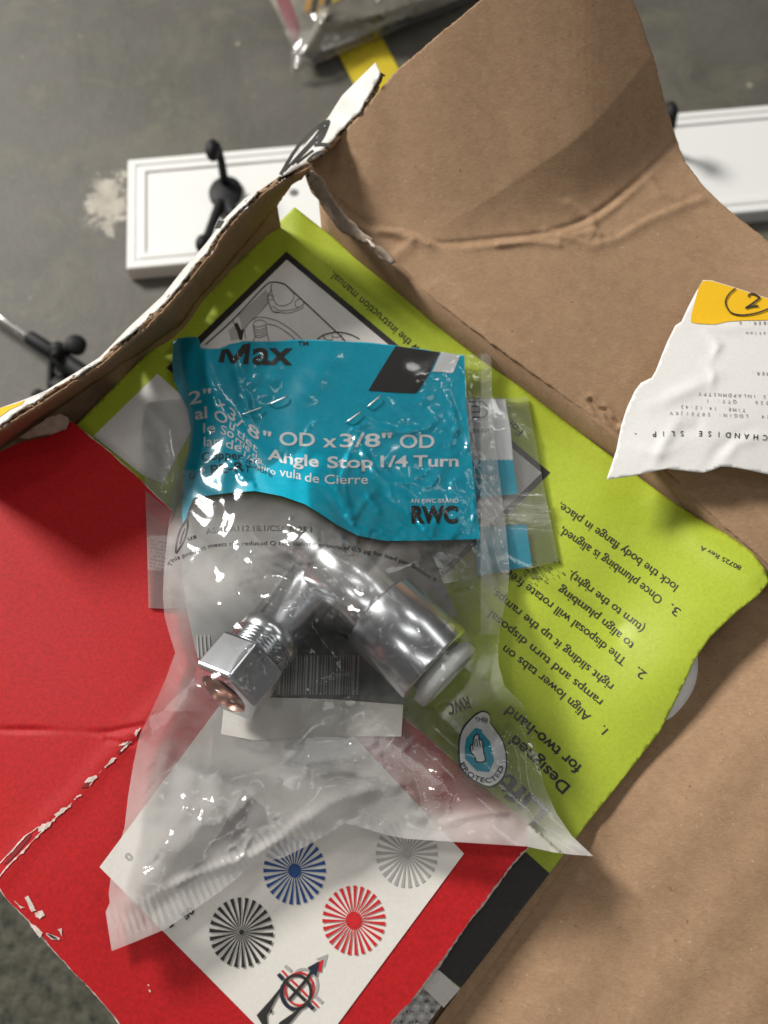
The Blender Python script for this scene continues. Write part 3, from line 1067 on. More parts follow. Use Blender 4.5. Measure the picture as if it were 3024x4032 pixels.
def burst(ink, c, rx, ry, n, hub, phase):
    for i in range(n):
        a = phase + 2 * math.pi * i / n
        da = math.pi / n * 0.98
        pts = []
        for rr, w in ((hub * 0.6, 0.9), (0.88, 0.88), (1.0, 1.05)):
            pts.append((rr, a - da * w / 2))
        for rr, w in ((1.0, 1.05), (0.88, 0.88), (hub * 0.6, 0.9)):
            pts.append((rr, a + da * w / 2))
        P = [(c[0] + rx * r * math.cos(t), c[1] + ry * r * math.sin(t)) for r, t in pts]
        ink._add(P, [[0, 1, 4], [0, 4, 5], [1, 2, 3], [1, 3, 4]])
    if hub > 0.12:
        ink.disc(c, rx * hub, ry * hub)


ink = Ink(); burst(ink, (950, 3672), 126, 138, 26, 0.11, 0.06); ink.disc((951, 3671), 9, 10)
ink.stroke([(1070, 3975), (1065, 3990)], 8)
z2 = lambda pts: [(1000 + .211 * x, 3700 + .211 * y) for x, y in pts]
ink.ring((1167, 3906), 57, 66, 12)
ink.stroke(z2([(600, 800), (780, 970), (960, 1140)]), 14)
ink.stroke(z2([(640, 1140), (800, 960), (940, 790), (1080, 600)]), 13)
ink.poly(z2([(520, 860), (535, 890), (400, 1120), (240, 1420), (250, 1620), (160, 1600), (50, 1410), (300, 1130)]), 20)
ink.poly(z2([(970, 1150), (890, 1290), (640, 1590), (520, 1800), (300, 1800), (480, 1540), (800, 1320)]), 20)
ink.build('black_marks', M['ink'], flap, z_red, LZ + .0001)
ink = Ink()
ink.poly(z2([(1000, 520), (1130, 450), (1210, 400), (1190, 560), (1160, 690), (1110, 640), (1080, 600), (1040, 580)]), 20)
ink.stroke(z2([(455, 640), (545, 745)]), 16); ink.stroke(z2([(1015, 1200), (1110, 1295)]), 17)
ink.ring((1166, 3908), 59, 68, 12, a0=1.7, a1=3.6)
ink.build('navy_marks', M['ink_navy'], flap, z_red, LZ + .0002)
ink = Ink(); burst(ink, (1393, 3624), 124, 137, 27, 0.25, 0.1)
ink.ring((1179, 3894), 56, 64, 8)
ink.stroke(z2([(525, 575), (625, 690)]), 8); ink.stroke(z2([(1090, 1145), (1195, 1260)]), 8)
ink.stroke(z2([(690, 750), (840, 890), (1000, 1060)]), 9)
ink.poly(z2([(1190, 420), (1300, 370), (1250, 610), (1200, 590)]), 20)
ink.build('red_marks', M['ink_red'], flap, z_red, LZ)
ink = Ink(); burst(ink, (1160, 3428), 123, 134, 26, 0.20, 0.0)
ink.build('blue_marks', M['ink_blue'], flap, z_red, LZ)
ink = Ink(); burst(ink, (1602, 3361), 122, 135, 26, 0.13, 0.02)
ink.ring((1196, 3878), 54, 62, 10, a0=-2.2, a1=0.9)
ink.stroke(z2([(580, 490), (700, 590)]), 14); ink.stroke(z2([(1150, 1060), (1280, 1180)]), 14)
ink.poly(z2([(1150, 360), (1380, 270), (1310, 520), (1290, 440), (1230, 380)]), 20)
ink.build('silver_marks', M['ink_grey'], flap, z_red, LZ - .0001)
ink = Ink()
ink.text('50', [(733, 3623), (768, 3588)], 30, 0.03)
ink.stroke([(668, 3652), (684, 3640)], 8)
ink.text('0', [(505, 3392), (525, 3375)], 30, 0.02)
ink.build('sticker_lettering', M['ink'], flap, z_red, LZ)
ink = Ink()
ink.poly([(690, 3500), (860, 3290), (960, 3110), (1040, 3180), (1060, 3270), (990, 3330), (800, 3440), (720, 3490)], 30)
ink.build('grey_picture', m_plain('grey_print', (0.115, 0.112, 0.11), 0.6, var=0.5, bscale=90), flap, z_red, LZ)

# ================================================================== BUBBLE WRAP AND FOAM UNDER THE CARD
bub_t = tps([(800, 1000, .376), (1200, 900, .374), (2600, 1950, .377), (2650, 2500, .376), (2100, 3300, .377), (1720, 3960, .378), (1300, 4600, .377), (600, 1700, .375), (700, 1280, .377)])


def z_bub(x, y):
    q = 46.0
    j = np.round(y / (q * 0.87)); xx = x - (j % 2) * q / 2
    i = np.round(xx / q)
    r = np.hypot(xx - i * q, y - j * q * 0.87)
    return bub_t(x, y) + 0.0032 * np.sqrt(np.clip(1 - (r / 22.0) ** 2, 0, 1))


wrap = sheet('bubble_wrap', [(842, 1045), (870, 1035), (900, 1060), (1200, 900), (2500, 1960), (2600, 2480), (2100, 3260), (1880, 3600), (1735, 3965), (1600, 4140), (1340, 4500), (1150, 4400), (1500, 3700), (1200, 2600), (760, 1200), (790, 1110)], z_bub, M['bubble'], None, spacing=6.5, step=7)
tag(wrap, 'clear bubble wrap sheet poking out below the white end of the lime card', 'bubble wrap')
foam_p = [V(2690, 2560, .378), V(2668, 2680, .3825), V(2606, 2790, .3820), V(2520, 2890, .378)]
bm = bmesh.new()
tube(bm, foam_p, [.0055, .0062, .0060, .0045], 20)
tag(bm_obj('foam_roll', bm, M['foam']), 'white foam roll under the curled right edge of the lime card', 'foam')

# ================================================================== LIME CARD
card = thing('instruction_card', 'lime green instruction card with black printing lying in the open box', 'card', V(1800, 2200, .383))
CARD = [(1160, 815), (1500, 1083), (2000, 1480), (2200, 1640), (2480, 1852), (2620, 1955), (2750, 2040), (2870, 2108), (2960, 2172), (3012, 2240), (3030, 2292), (2985, 2345), (2900, 2410), (2800, 2505), (2735, 2600), (2690, 2700), (2600, 2880), (2440, 3085), (2330, 3220), (2164, 3439), (1815, 3890),
        (1806, 3896), (1747, 3968), (1669, 3891), (1500, 3700), (1200, 3350), (300, 2500), (120, 1900), (290, 1682), (480, 1490), (860, 1108)]
sheet('card_sheet', CARD, z_card, M['green'], card, spacing=12, thick=0.0002, step=22)
sheet('black_band', [(2078, 3362), (2164, 3439), (1815, 3890), (1727, 3819), (1600, 3700), (1900, 3200)], z_card, M['card_black'], card, spacing=20, lift=0.00025)
sheet('white_end', [(1727, 3819), (1812, 3893), (1747, 3968), (1669, 3891), (1600, 3800)], z_card, M['card_white'], card, spacing=20, lift=0.00025)
ink = Ink()
out_d = [(1127, 990), (2167, 1861), (1695, 2322), (655, 1449)]
ink.poly(out_d, 30)
ink.build('diagram_border', M['card_black'], card, z_card, 0.00015, 16)
ink = Ink()
in_d = [(1129, 1022), (2133, 1862), (1694, 2290), (692, 1450)]
ink.poly(in_d, 30)
ink.poly([(620, 1471), (790, 1625), (640, 1905), (560, 1870), (368, 1717)], 30)      # white patch
ink.build('white_panel', M['card_white'], card, z_card, 0.0003, 16)
zb = lambda pts: [(700 + .7233 * x, 800 + .7233 * y) for x, y in pts]
ink = Ink()
ink.stroke(zb([(150, 770), (300, 635), (470, 455), (520, 430), (570, 437), (610, 465), (860, 698), (920, 760), (1010, 850)]), 5, True)
ink.stroke(zb([(300, 635), (320, 690)]), 3)
ink.stroke(zb([(510, 440), (505, 480), (490, 505), (497, 545), (520, 590), (560, 595)]), 3, True)
ink.poly(zb([(310, 655), (325, 650), (345, 690), (362, 682), (350, 745), (335, 742)]), 16)
ink.stroke(zb([(760, 740), (800, 715), (870, 702), (940, 715), (990, 740)]), 5, True)
ink.stroke(zb([(790, 725), (810, 745), (840, 745)]), 4)
ink.build('diagram_outline', M['ink'], card, z_card, 0.0005)
ink = Ink()
ink.stroke(zb([(510, 470), (520, 520), (545, 555), (590, 555), (625, 530), (632, 495), (615, 475)]), 3, True)
ink.stroke(zb([(497, 500), (520, 505), (520, 525), (500, 525)]), 3)
ink.stroke(zb([(640, 535), (660, 520), (680, 530), (685, 550), (660, 565), (640, 560), (640, 535)]), 3, True)
ink.stroke(zb([(515, 560), (560, 585), (640, 575), (685, 550)]), 3, True)
ink.stroke(zb([(525, 590), (600, 598), (660, 580), (685, 565)]), 3, True)
for dy in (0, 14, 28, 40):
    ink.stroke(zb([(415, 680 + dy), (440, 692 + dy), (482, 678 + dy)]), 3, True)
ink.stroke(zb([(410, 660), (420, 643), (450, 636), (475, 645), (480, 660), (450, 672), (420, 672), (410, 660)]), 3, True)
ink.stroke(zb([(410, 660), (420, 730), (405, 760)]), 3); ink.stroke(zb([(480, 660), (488, 720), (500, 760)]), 3)
ink.stroke(zb([(395, 640), (450, 620), (540, 640), (620, 690), (680, 745)]), 3, True)
ink.stroke(zb([(480, 655), (540, 670), (610, 715), (640, 745)]), 3, True)
ink.stroke(zb([(490, 545), (440, 600), (390, 650), (365, 690), (370, 740)]), 3, True)
ink.stroke(zb([(840, 712), (842, 745)]), 3); ink.stroke(zb([(890, 712), (896, 745)]), 3); ink.stroke(zb([(840, 725), (866, 732), (892, 722)]), 3)
ink.build('diagram_detail', M['ink_soft'], card, z_card, 0.0005)
ink = Ink()
ink.poly(zb([(330, 610), (480, 470), (497, 500), (490, 545), (420, 610), (380, 665), (350, 690), (340, 640)]), 20)
ink.poly(zb([(275, 690), (320, 660), (340, 690), (330, 740), (290, 750)]), 20)
ink.build('diagram_tone', M['ink_pale'], card, z_card, 0.0004)

z9 = lambda pts: [(1900 + .6775 * x, 1950 + .6775 * y) for x, y in pts]


def up_line(c0, c1, cap, mid=None):
    """baseline of an upside-down line whose letters are centred on c0 to c1"""
    dx, dy = c1[0] - c0[0], c1[1] - c0[1]
    L = math.hypot(dx, dy)
    ux, uy = dy / L, -dx / L
    o = [(p[0] - ux * cap / 2, p[1] - uy * cap / 2) for p in ([c0, mid, c1] if mid else [c0, c1])]
    return o


ink = Ink()
for s, a, b, cap, mid in (('1.', (712, 1378), (688, 1352), 52, None), ('Align lower tabs on', (615, 1302), (118, 890), 54, (380, 1095)),
                     ('ramps and turn disposal', (685, 1212), (40, 690), 52, (400, 985)), ('right sliding it up the ramps.', (748, 1122), (55, 560), 52, (450, 880)),
                     ('2.', (940, 1055), (890, 1015), 54, None), ('The disposal will rotate freely', (825, 975), (95, 415), 54, (500, 725)),
                     ('to align plumbing', (870, 885), (440, 545), 52, (655, 705)), ('(turn to the right).', (930, 785), (500, 455), 52, (720, 625)),
                     ('3.', (1140, 688), (1085, 650), 54, None), ('Once plumbing is aligned,', (1035, 618), (450, 205), 54, (760, 415)),
                     ('lock the body flange in place.', (1125, 545), (440, 60), 52, (800, 310)), ('80725 Rev A', (1500, 425), (1265, 303), 28, None)):
    pth = up_line(a, b, cap, mid)
    ink.text(s, z9(pth), cap * .6775, 0.006)
ink.text('For', up_line((2052, 1708), (1998, 1660), 34), 34, 0.004)
ink.text('Review the instruction manual.', up_line((1716, 1448), (1302, 1080), 36), 34, 0.004)
ink.build('lettering', M['ink'], card, z_card, 0.00018)
ink = Ink()
ink.text('for two-hand', z9(up_line((560, 1600), (140, 1245), 62, (350, 1420))), 45, 0.02)
ink.text('Designed', z9(up_line((490, 1715), (170, 1415), 66)), 48, 0.02)
ink.text('Lift', z9(up_line((350, 1880), (110, 1660), 120)), 84, 0.03)
ink.build('bold_lettering', M['ink'], card, z_card, 0.00018)
# dusty smudge where the second bag touched it
ink = Ink()
random.seed(3)
for _ in range(70):
    cx_, cy_ = random.gauss(2110, 45), random.gauss(2255, 22)
    ink.disc((cx_, cy_), random.uniform(1.5, 6), random.uniform(1.5, 5), 8)
ink.build('smudge', m_plain('dust', (0.16, 0.16, 0.06), 0.9), card, z_card, 0.0005)

# ================================================================== SECOND BAG (reverse side up, underneath)
bag_b = thing('plastic_bag', 'flat clear plastic bag with teal panels lying partly under the valve bag', 'bag', V(1300, 1950, .392))


def z_b0(x, y):
    return z_base(x, y) + 0.0012


bt = tps([(576, 1588, 0), (585, 2394, 0), (2080, 1570, 0), (2200, 2210, 0), (1300, 1900, .004), (1900, 1900, .0024), (640, 2000, .0015), (1300, 1560, 0.001), (1300, 2400, .002), (2000, 1700, .0015), (2050, 2100, .0014)])


def z_b1(x, y):
    z = z_b0(x, y) + 0.0006 + np.maximum(bt(x, y), 0)
    for line, a, w in (([(1860, 1990), (1980, 1985), (2170, 2000)], .0016, 24), ([(1870, 2075), (1990, 2045), (2175, 2060)], .0013, 16), ([(1890, 1600), (1900, 1800), (1925, 2250)], .0008, 14),
                       ([(1985, 1580), (2040, 1640), (2100, 1720)], .0010, 12), ([(575, 1600), (640, 1690), (655, 1800), (640, 1900)], .0014, 22), ([(575, 1780), (610, 1850), (660, 1880)], .0016, 14)):
        d, s_, _ = seg_dist(x, y, line)
        z = z + a * np.exp(-(d / w) ** 2)
    return z


B_OL = [(576, 1588), (600, 1580), (665, 1572), (1300, 1560), (1990, 1565), (2030, 1570), (2074, 1560), (2078, 1572), (2100, 1690), (2137, 1894), (2160, 2010), (2200, 2210), (2095, 2235), (1903, 2267), (1500, 2350), (645, 2397), (585, 2394), (578, 2105), (571, 1905), (564, 1678)]
sheet('back_film', B_OL, z_b0, M['film_back'], bag_b, spacing=36, milk=lambda x, y: 0.06 + 0 * x)
BPAN = Ink()
BPAN.poly([(1700, 1572), (1988, 1571), (2010, 1690), (2020, 1812), (1700, 1812)], 30)
BPAN.build('white_panel', M['ink_white'], bag_b, z_b1, -0.0003, 30)
BPAN = Ink()
BPAN.poly([(1700, 1812), (2018, 1808), (2040, 1945), (1900, 1958), (1700, 1960)], 30)
BPAN.poly([(1900, 2075), (2072, 2064), (2095, 2228), (1905, 2262), (1880, 2262), (1880, 2080)], 30)
BPAN.build('teal_panel', M['teal'], bag_b, z_b1, -0.0003, 30)
BPAN = Ink()
BPAN.stroke([(1845, 1582), (1900, 1582), (1916, 1596), (1918, 1630), (1905, 1643), (1860, 1643)], 7, False)
BPAN.stroke([(1855, 1600), (1888, 1600), (1888, 1622), (1860, 1622)], 7)
BPAN.text('install', up_line((1925, 1698), (1850, 1702), 24), 22)
BPAN.build('grey_lettering', M['ink_soft'], bag_b, z_b1, -0.0001)
BPAN = Ink()
BPAN.text('brand', up_line((1958, 1885), (1860, 1880), 26), 24)
BPAN.build('white_lettering', M['ink_white'], bag_b, z_b1, -0.0001)


def milk_b(x, y):
    m = 0.03 + 0.20 * np.exp(-((y - 2020) / 55.0) ** 2) * (x > 1800)
    m = m + 0.20 * (((y > 2105) & (y < 2245)) & (x < 700))
    m = m + 0.10 * (x < 700)
    return m


sheet('front_film', B_OL, z_b1, M['film_flat'], bag_b, spacing=13, milk=milk_b, step=16, crinkle=lambda x, y: 0.35 + 0.5 * ((x > 1850) & (y > 1900)) + 0.5 * ((x < 720) & (y > 1750) & (y < 1960)))
# pressed grip texture on the margin of this bag
ink = Ink()
for j in range(8):
    for i in range(7):
        if random.random() < 0.85:
            x0 = 584 + i * 11 + random.uniform(-1, 1); y0 = 2116 + j * 15 + (i * 2) + random.uniform(-2, 2)
            ink.disc((x0, y0), 3.5, 4.5, 10)
ink.build('grip_dots', M['film_flat'], bag_b, z_b1, 0.0008)
ink = Ink()
for j in range(7):
    for i in range(8):
        ink.disc((2090 + i * 10 + j + random.uniform(-1, 1), 1965 + j * 12 + random.uniform(-2, 2)), 4, 4.5, 10)
ink.build('grip_dots', M['film_flat'], bag_b, z_b1, 0.0008)

# ================================================================== CHROME VALVE
ZV = 0.4065
valve = thing('angle_stop_valve', 'chrome angle stop valve with hex nut, inside the clear teal headed bag', 'valve', V(1350, 2350, ZV))
c0 = V(1494, 2404, ZV); c1 = V(1716, 2618, ZV)
A = (c1 - c0); A.z = 0; lenA = A.length; A.normalize()
RC = (V(1614, 2276, ZV) - V(1376, 2530, ZV)).length / 2
ZN = ZV + .0065
n0 = V(884, 2728, ZN); n1 = V(1016, 2536, ZN)
Bv = (n1 - n0); Bv.z = 0; Bv.normalize(); Bv.z = -0.34; Bv.normalize()
bm = bmesh.new()
lathe(bm, c0, A, [(-.0006, RC * .55), (-.0006, RC * .94), (.0004, RC), (lenA * .97, RC), (lenA, RC * .97), (lenA, RC * .70), (lenA - .004, RC * .66)], 64)
bm_obj('collar', bm, M['chrome'], valve)
bm = bmesh.new()
lathe(bm, c0 + A * lenA, A, [(-.003, RC * .58), (.001, RC * .66), (.0025, RC * .86), (.0060, RC * .84), (.0066, RC * .78), (.0066, RC * .56), (-.002, RC * .54)], 48)
bm_obj('release_ring', bm, M['white_plastic'], valve)
# main barrel behind the collar
RB = RC * 0.74
end = -((c0 - V(1205, 2125, ZV)).length)
bm = bmesh.new()
lathe(bm, c0, A, [(.0002, RB * .9), (-.0012, RB), (end * .72, RB), (end * .76, RB * .8), (end * .98, RB * .78), (end, RB * .70), (end, .0001)], 56)
bm_obj('barrel', bm, M['chrome'], valve)
# branch to the nut
joint = n0 + Bv * ((V(1235, 2215, ZN) - n0).length)
Ltot = (joint - n0).length
RN = (V(799, 2610, ZV) - V(999, 2832, ZV)).length / 2
bm = bmesh.new()
lathe(bm, n0, Bv, [(Ltot * .40, RN * .80), (Ltot * .43, RN * .86), (Ltot * .50, RN * .86), (Ltot * .515, RN * .80), (Ltot * 1.02, RN * .82)], 48)
bm_obj('branch', bm, M['chrome'], valve)
bm = bmesh.new()
prof = []
k0, k1 = Ltot * .27, Ltot * .42
nth = 6
for i in range(nth):
    a = k0 + (k1 - k0) * i / nth
    prof += [(a, RN * .72), (a + (k1 - k0) / nth * .35, RN * .85), (a + (k1 - k0) / nth * .65, RN * .85)]
prof.append((k1, RN * .74))
lathe(bm, n0, Bv, prof, 48)
bm_obj('thread', bm, M['chrome_dull'], valve)
# hex nut: one flat turned up towards the viewer
nut_len = (V(799, 2610, ZV) - V(916, 2488, ZV)).length * 1.12
bm = bmesh.new()
a_, u_, w_ = frame_of(Bv)
Rh = RN * 1.06
ph = math.radians(25)
base = n0 - Bv * 0.0005
ringsets = []
for s_, k_ in ((0.0, .93), (.0010, 1.0), (nut_len - .001, 1.0), (nut_len, .93)):
    ringsets.append([bm.verts.new(base + a_ * s_ + (u_ * math.cos(ph + math.pi / 3 * i) + w_ * math.sin(ph + math.pi / 3 * i)) * Rh * k_) for i in range(6)])
for r0, r1 in zip(ringsets[:-1], ringsets[1:]):
    for i in range(6):
        bm.faces.new((r0[i], r0[(i + 1) % 6], r1[(i + 1) % 6], r1[i]))
seg = 36
ri = [bm.verts.new(base + (u_ * math.cos(ph + 2 * math.pi * i / seg) + w_ * math.sin(ph + 2 * math.pi * i / seg)) * RN * .66) for i in range(seg)]
for i in range(seg):
    h0 = (i * 6) // seg
    h1 = ((i + 1) * 6 // seg) % 6
    if h0 == h1:
        bm.faces.new((ri[i], ri[(i + 1) % seg], ringsets[0][h0]))
    else:
        bm.faces.new((ri[i], ri[(i + 1) % seg], ringsets[0][h1], ringsets[0][h0]))
bm.faces.new(ringsets[-1])
bmesh.ops.recalc_face_normals(bm, faces=bm.faces[:])
nut = bm_obj('nut', bm, M['chrome'], valve, smooth=False)
md = nut.modifiers.new('edge', 'BEVEL'); md.width = .0005; md.segments = 2; md.limit_method = 'ANGLE'
bm = bmesh.new()
lathe(bm, base, Bv, [(0, RN * .665), (.004, RN * .60), (.0045, RN * .52)], 40)
bm_obj('bore', bm, M['copper'], valve)
bm = bmesh.new()
lathe(bm, base, Bv, [(.0044, RN * .53), (.010, RN * .50), (.010, .0001)], 40)
bm_obj('bore_end', bm, M['hole'], valve)
# ================================================================== VALVE BAG
bag = thing('valve_bag', 'clear plastic bag with torn teal header and white lettering, holding the chrome valve', 'bag', V(1300, 2500, .396))
BAG = [(682, 1345), (700, 1330), (735, 1325), (768, 1326), (786, 1338), (792, 1366), (830, 1372), (866, 1370), (905, 1352), (960, 1340), (1060, 1342), (1180, 1335), (1330, 1338), (1450, 1346), (1560, 1358), (1700, 1378), (1830, 1398), (1900, 1394), (1934, 1386),
       (1936, 1500), (1944, 1700), (1970, 1900), (1990, 2060), (2006, 2240), (2000, 2330), (1968, 2480), (1960, 2600), (1985, 2700), (2063, 2778), (2111, 2941), (2140, 3085), (2190, 3200), (2250, 3290), (2336, 3371),
       (2260, 3366), (2184, 3357), (2075, 3333), (1792, 3315), (1600, 3303), (1521, 3288), (1420, 3258), (1361, 3240), (1229, 3320), (1116, 3377), (997, 3400), (930, 3462), (864, 3513), (760, 3585), (652, 3658), (540, 3705), (440, 3745),
       (425, 3650), (416, 3590), (432, 3555), (428, 3520), (440, 3420), (490, 3260), (505, 3130), (525, 3010), (548, 2900), (600, 2790), (650, 2680), (690, 2570), (668, 2500), (648, 2430), (641, 2350), (645, 2250), (660, 2100), (680, 1950), (702, 1850), (735, 1780), (750, 1700), (742, 1612), (706, 1540), (686, 1500), (676, 1430)]


def z_f0(x, y):
    return z_base(x, y) + 0.0045


ft = tps([
    # rim of the pouch
    (682, 1345, .004), (1060, 1342, .0060), (1560, 1358, .0050), (1934, 1386, .002), (1944, 1700, .0015), (1990, 2060, .001), (2006, 2240, .0015), (1968, 2480, .0015), (2000, 2720, .001), (2111, 2941, .001), (2200, 3220, .004), (2336, 3371, .007),
    (2075, 3333, .010), (1700, 3310, .008), (1400, 3255, .006), (1116, 3377, .006), (864, 3513, .006), (440, 3745, .007), (416, 3590, .006), (490, 3260, .004), (548, 2900, .002), (690, 2570, .001), (641, 2350, .001), (680, 1950, .0005), (745, 1650, .001), (676, 1430, .003),
    # header
    (800, 1400, .0075), (850, 1600, .0075), (900, 1750, .0070), (1000, 1600, .0035), (1200, 1500, .0055), (1300, 1700, .0050), (1000, 1850, .0075), (1600, 1600, .0045), (1650, 1850, .0040), (1750, 2000, .0035), (1500, 2000, .0105), (820, 1900, .0070), (830, 2080, .010),
    # over the valve
    (1150, 2060, .0210), (1300, 2230, .0265), (1505, 2418, .0295), (1600, 2480, .0300), (1742, 2588, .0290), (1620, 2300, .022), (1800, 2480, .018), (1850, 2620, .011), (1680, 2720, .016), (1400, 2600, .020), (1480, 2680, .014), (1120, 2350, .0255), (1010, 2540, .0255), (900, 2690, .0255), (850, 2760, .0205), (1050, 2720, .0195),
    (960, 2880, .014), (760, 2620, .011), (860, 2262, .0165), (720, 2300, .006), (760, 2450, .009), (1780, 2250, .009), (1900, 2400, .005), (1850, 2800, .005), (1900, 3000, .004),
    # hazy lower half
    (1100, 3000, .011), (800, 3000, .009), (1400, 3000, .010), (1700, 3050, .007), (700, 3300, .009), (1000, 3250, .010), (1250, 3200, .010), (600, 3500, .008), (1600, 3180, .009), (1850, 3250, .011)], 3e-4)

FOLDS = [  # sharp creases of the film: polyline, height, width
    ([(800, 1345), (815, 1480), (860, 1600), (950, 1700), (1060, 1800)], .0016, 16), ([(905, 1380), (960, 1560), (1000, 1700)], .0010, 12), ([(1020, 1345), (990, 1500), (965, 1640)], .0008, 22),
    ([(1110, 1380), (1060, 1520), (1000, 1620)], .0008, 24), ([(1330, 1360), (1250, 1500), (1150, 1620)], .0006, 30), ([(940, 1850), (985, 1910), (1000, 1990), (1010, 2050)], .0012, 9), ([(975, 1860), (1020, 1960), (1045, 2010)], .0010, 8),
    ([(1300, 1830), (1340, 1950), (1385, 2055)], .0014, 10), ([(1345, 1860), (1365, 1960), (1390, 2050)], .0012, 8), ([(1385, 2055), (1430, 1980), (1480, 1930)], .0010, 9), ([(1420, 1650), (1500, 1690), (1580, 1702), (1680, 1690), (1730, 1640)], .0016, 10),
    ([(1400, 1700), (1430, 1780), (1480, 1860), (1530, 1900)], .0010, 10), ([(1395, 2062), (1500, 2085), (1600, 2140), (1680, 2170)], .0012, 8), ([(1680, 2130), (1740, 2200), (1830, 2235), (1880, 2330), (1920, 2400)], .0016, 9), ([(1600, 2110), (1680, 2150), (1800, 2250)], .0010, 8),
    ([(1080, 2010), (1130, 2060), (1230, 2110), (1330, 2210), (1500, 2330)], .0014, 10), ([(1070, 2150), (1180, 2200), (1250, 2240), (1295, 2285)], .0012, 7), ([(1180, 2330), (1260, 2360), (1290, 2400)], .0008, 8), ([(750, 2560), (800, 2640), (820, 2760), (833, 2820)], .0014, 7),
    ([(833, 2820), (880, 2870), (960, 2910), (1060, 2920)], .0016, 8), ([(833, 2830), (840, 2920), (838, 3010)], .0010, 8), ([(1265, 2690), (1350, 2665), (1450, 2640), (1560, 2600)], .0012, 8), ([(1330, 2600), (1420, 2680), (1540, 2775)], .0012, 6), ([(690, 2570), (720, 2700), (690, 2860), (640, 3010), (600, 3200)], .0030, 26),
    ([(650, 2330), (680, 2500), (720, 2640)], .0024, 18), ([(760, 2990), (720, 3200), (560, 3450), (530, 3540)], .0030, 30), ([(860, 2960), (850, 3170), (720, 3330), (560, 3530)], .0024, 34), ([(960, 2930), (1150, 2980), (1350, 2990), (1420, 2960)], .0016, 20), ([(1000, 3120), (900, 3230), (740, 3270)], .0014, 18),
    ([(1230, 3050), (1350, 3030), (1480, 3060), (1560, 3090)], .0018, 14), ([(1490, 3050), (1600, 3090), (1640, 3200), (1700, 3240)], .0022, 18), ([(1740, 3245), (1830, 3215), (1930, 3195), (2010, 3195), (2110, 3235), (2220, 3300), (2336, 3371)], .0030, 12), ([(1180, 3260), (1300, 3160), (1450, 3110), (1600, 3100)], .0024, 22),
    ([(600, 3530), (760, 3450), (900, 3400), (1010, 3365), (1110, 3300), (1180, 3225)], .0022, 14), ([(1430, 2860), (1480, 2940), (1510, 3010)], .0014, 12), ([(1560, 2980), (1620, 2920), (1700, 2860)], .0014, 8), ([(1730, 2900), (1740, 3000), (1720, 3170)], .0020, 26), ([(1490, 2780), (1540, 2820), (1600, 2800)], .0012, 9),
    ([(1990, 2840), (2040, 2990), (2060, 3150), (2090, 3230)], .0014, 12), ([(1930, 2690), (2000, 2800), (2050, 2900)], .0010, 14), ([(1890, 2060), (1930, 2200), (1960, 2330)], .0008, 10), ([(880, 1790), (930, 1830), (960, 1900)], .0009, 10), ([(1620, 1480), (1680, 1600), (1760, 1700)], .0006, 24), ([(1760, 1560), (1800, 1680), (1760, 1780)], .0009, 12),
    ([(1830, 1420), (1840, 1700), (1880, 2000)], .0005, 12), ([(820, 2380), (880, 2360), (960, 2400)], .0012, 9), ([(770, 2410), (740, 2470), (730, 2540)], .0012, 9), ([(1280, 2380), (1320, 2410), (1310, 2470)], .0014, 8), ([(1330, 2420), (1400, 2425), (1460, 2440)], .0012, 8),
]


def hump(x, y, a, b, rpx, rad, z0, z1=None):
    dx, dy = b[0] - a[0], b[1] - a[1]
    L = math.hypot(dx, dy)
    t = ((x - a[0]) * dx + (y - a[1]) * dy) / (L * L)
    d = np.abs((x - a[0]) * dy - (y - a[1]) * dx) / L
    e = np.maximum(np.maximum(-t, t - 1) * L, 0)
    q = np.hypot(d, e * 1.1) / rpx
    zz = z0 if z1 is None else z0 + (z1 - z0) * np.clip(t, 0, 1)
    return zz + rad * np.where(q < 0.8, np.sqrt(np.clip(1 - q * q, 0, 1)), 0.6 - (q - 0.8) * 1.333)


def z_drape(x, y):
    h = hump(x, y, (1480, 2390), (1722, 2624), 196, RC, ZV)
    h = np.maximum(h, hump(x, y, (1205, 2125), (1494, 2404), 160, RB, ZV))
    h = np.maximum(h, hump(x, y, (884, 2735), (1020, 2535), 186, RN * 1.10, ZN + .0015, ZN - .005))
    h = np.maximum(h, hump(x, y, (1020, 2535), (1241, 2230), 150, RN * .88, ZN - .005, ZN - .016))
    return h + 0.0012


random.seed(33)
for _ in range(150):
    zone = random.random()
    if zone < 0.45:                                    # around the valve
        a_ = random.uniform(0, 2 * math.pi); rr_ = random.uniform(0.55, 1.05)
        x_, y_ = 1380 + 430 * rr_ * math.cos(a_), 2420 + 400 * rr_ * math.sin(a_)
        d_ = a_ + random.gauss(0, 0.6)
    elif zone < 0.65:                                  # lower part of the header
        x_, y_ = random.uniform(1150, 1900), random.uniform(1640, 2110)
        d_ = random.uniform(0, math.pi)
    elif zone < 0.85:                                  # right margin and the clear lower right
        x_, y_ = random.uniform(1560, 2050), random.uniform(2500, 3150)
        d_ = random.uniform(0.6, 2.2)
    else:                                              # lower left
        x_, y_ = random.uniform(600, 1300), random.uniform(2820, 3350)
        d_ = random.uniform(1.3, 2.6)
    L_ = random.uniform(35, 150)
    pl_ = [(x_, y_)]
    for q_ in range(random.randint(2, 4)):
        d_ += random.gauss(0, 0.45)
        pl_.append((pl_[-1][0] + L_ / 3 * math.cos(d_), pl_[-1][1] + L_ / 3 * math.sin(d_)))
    FOLDS.append((pl_, random.choice([1, 1, -1]) * 0.0009, random.uniform(4.5, 8.0)))


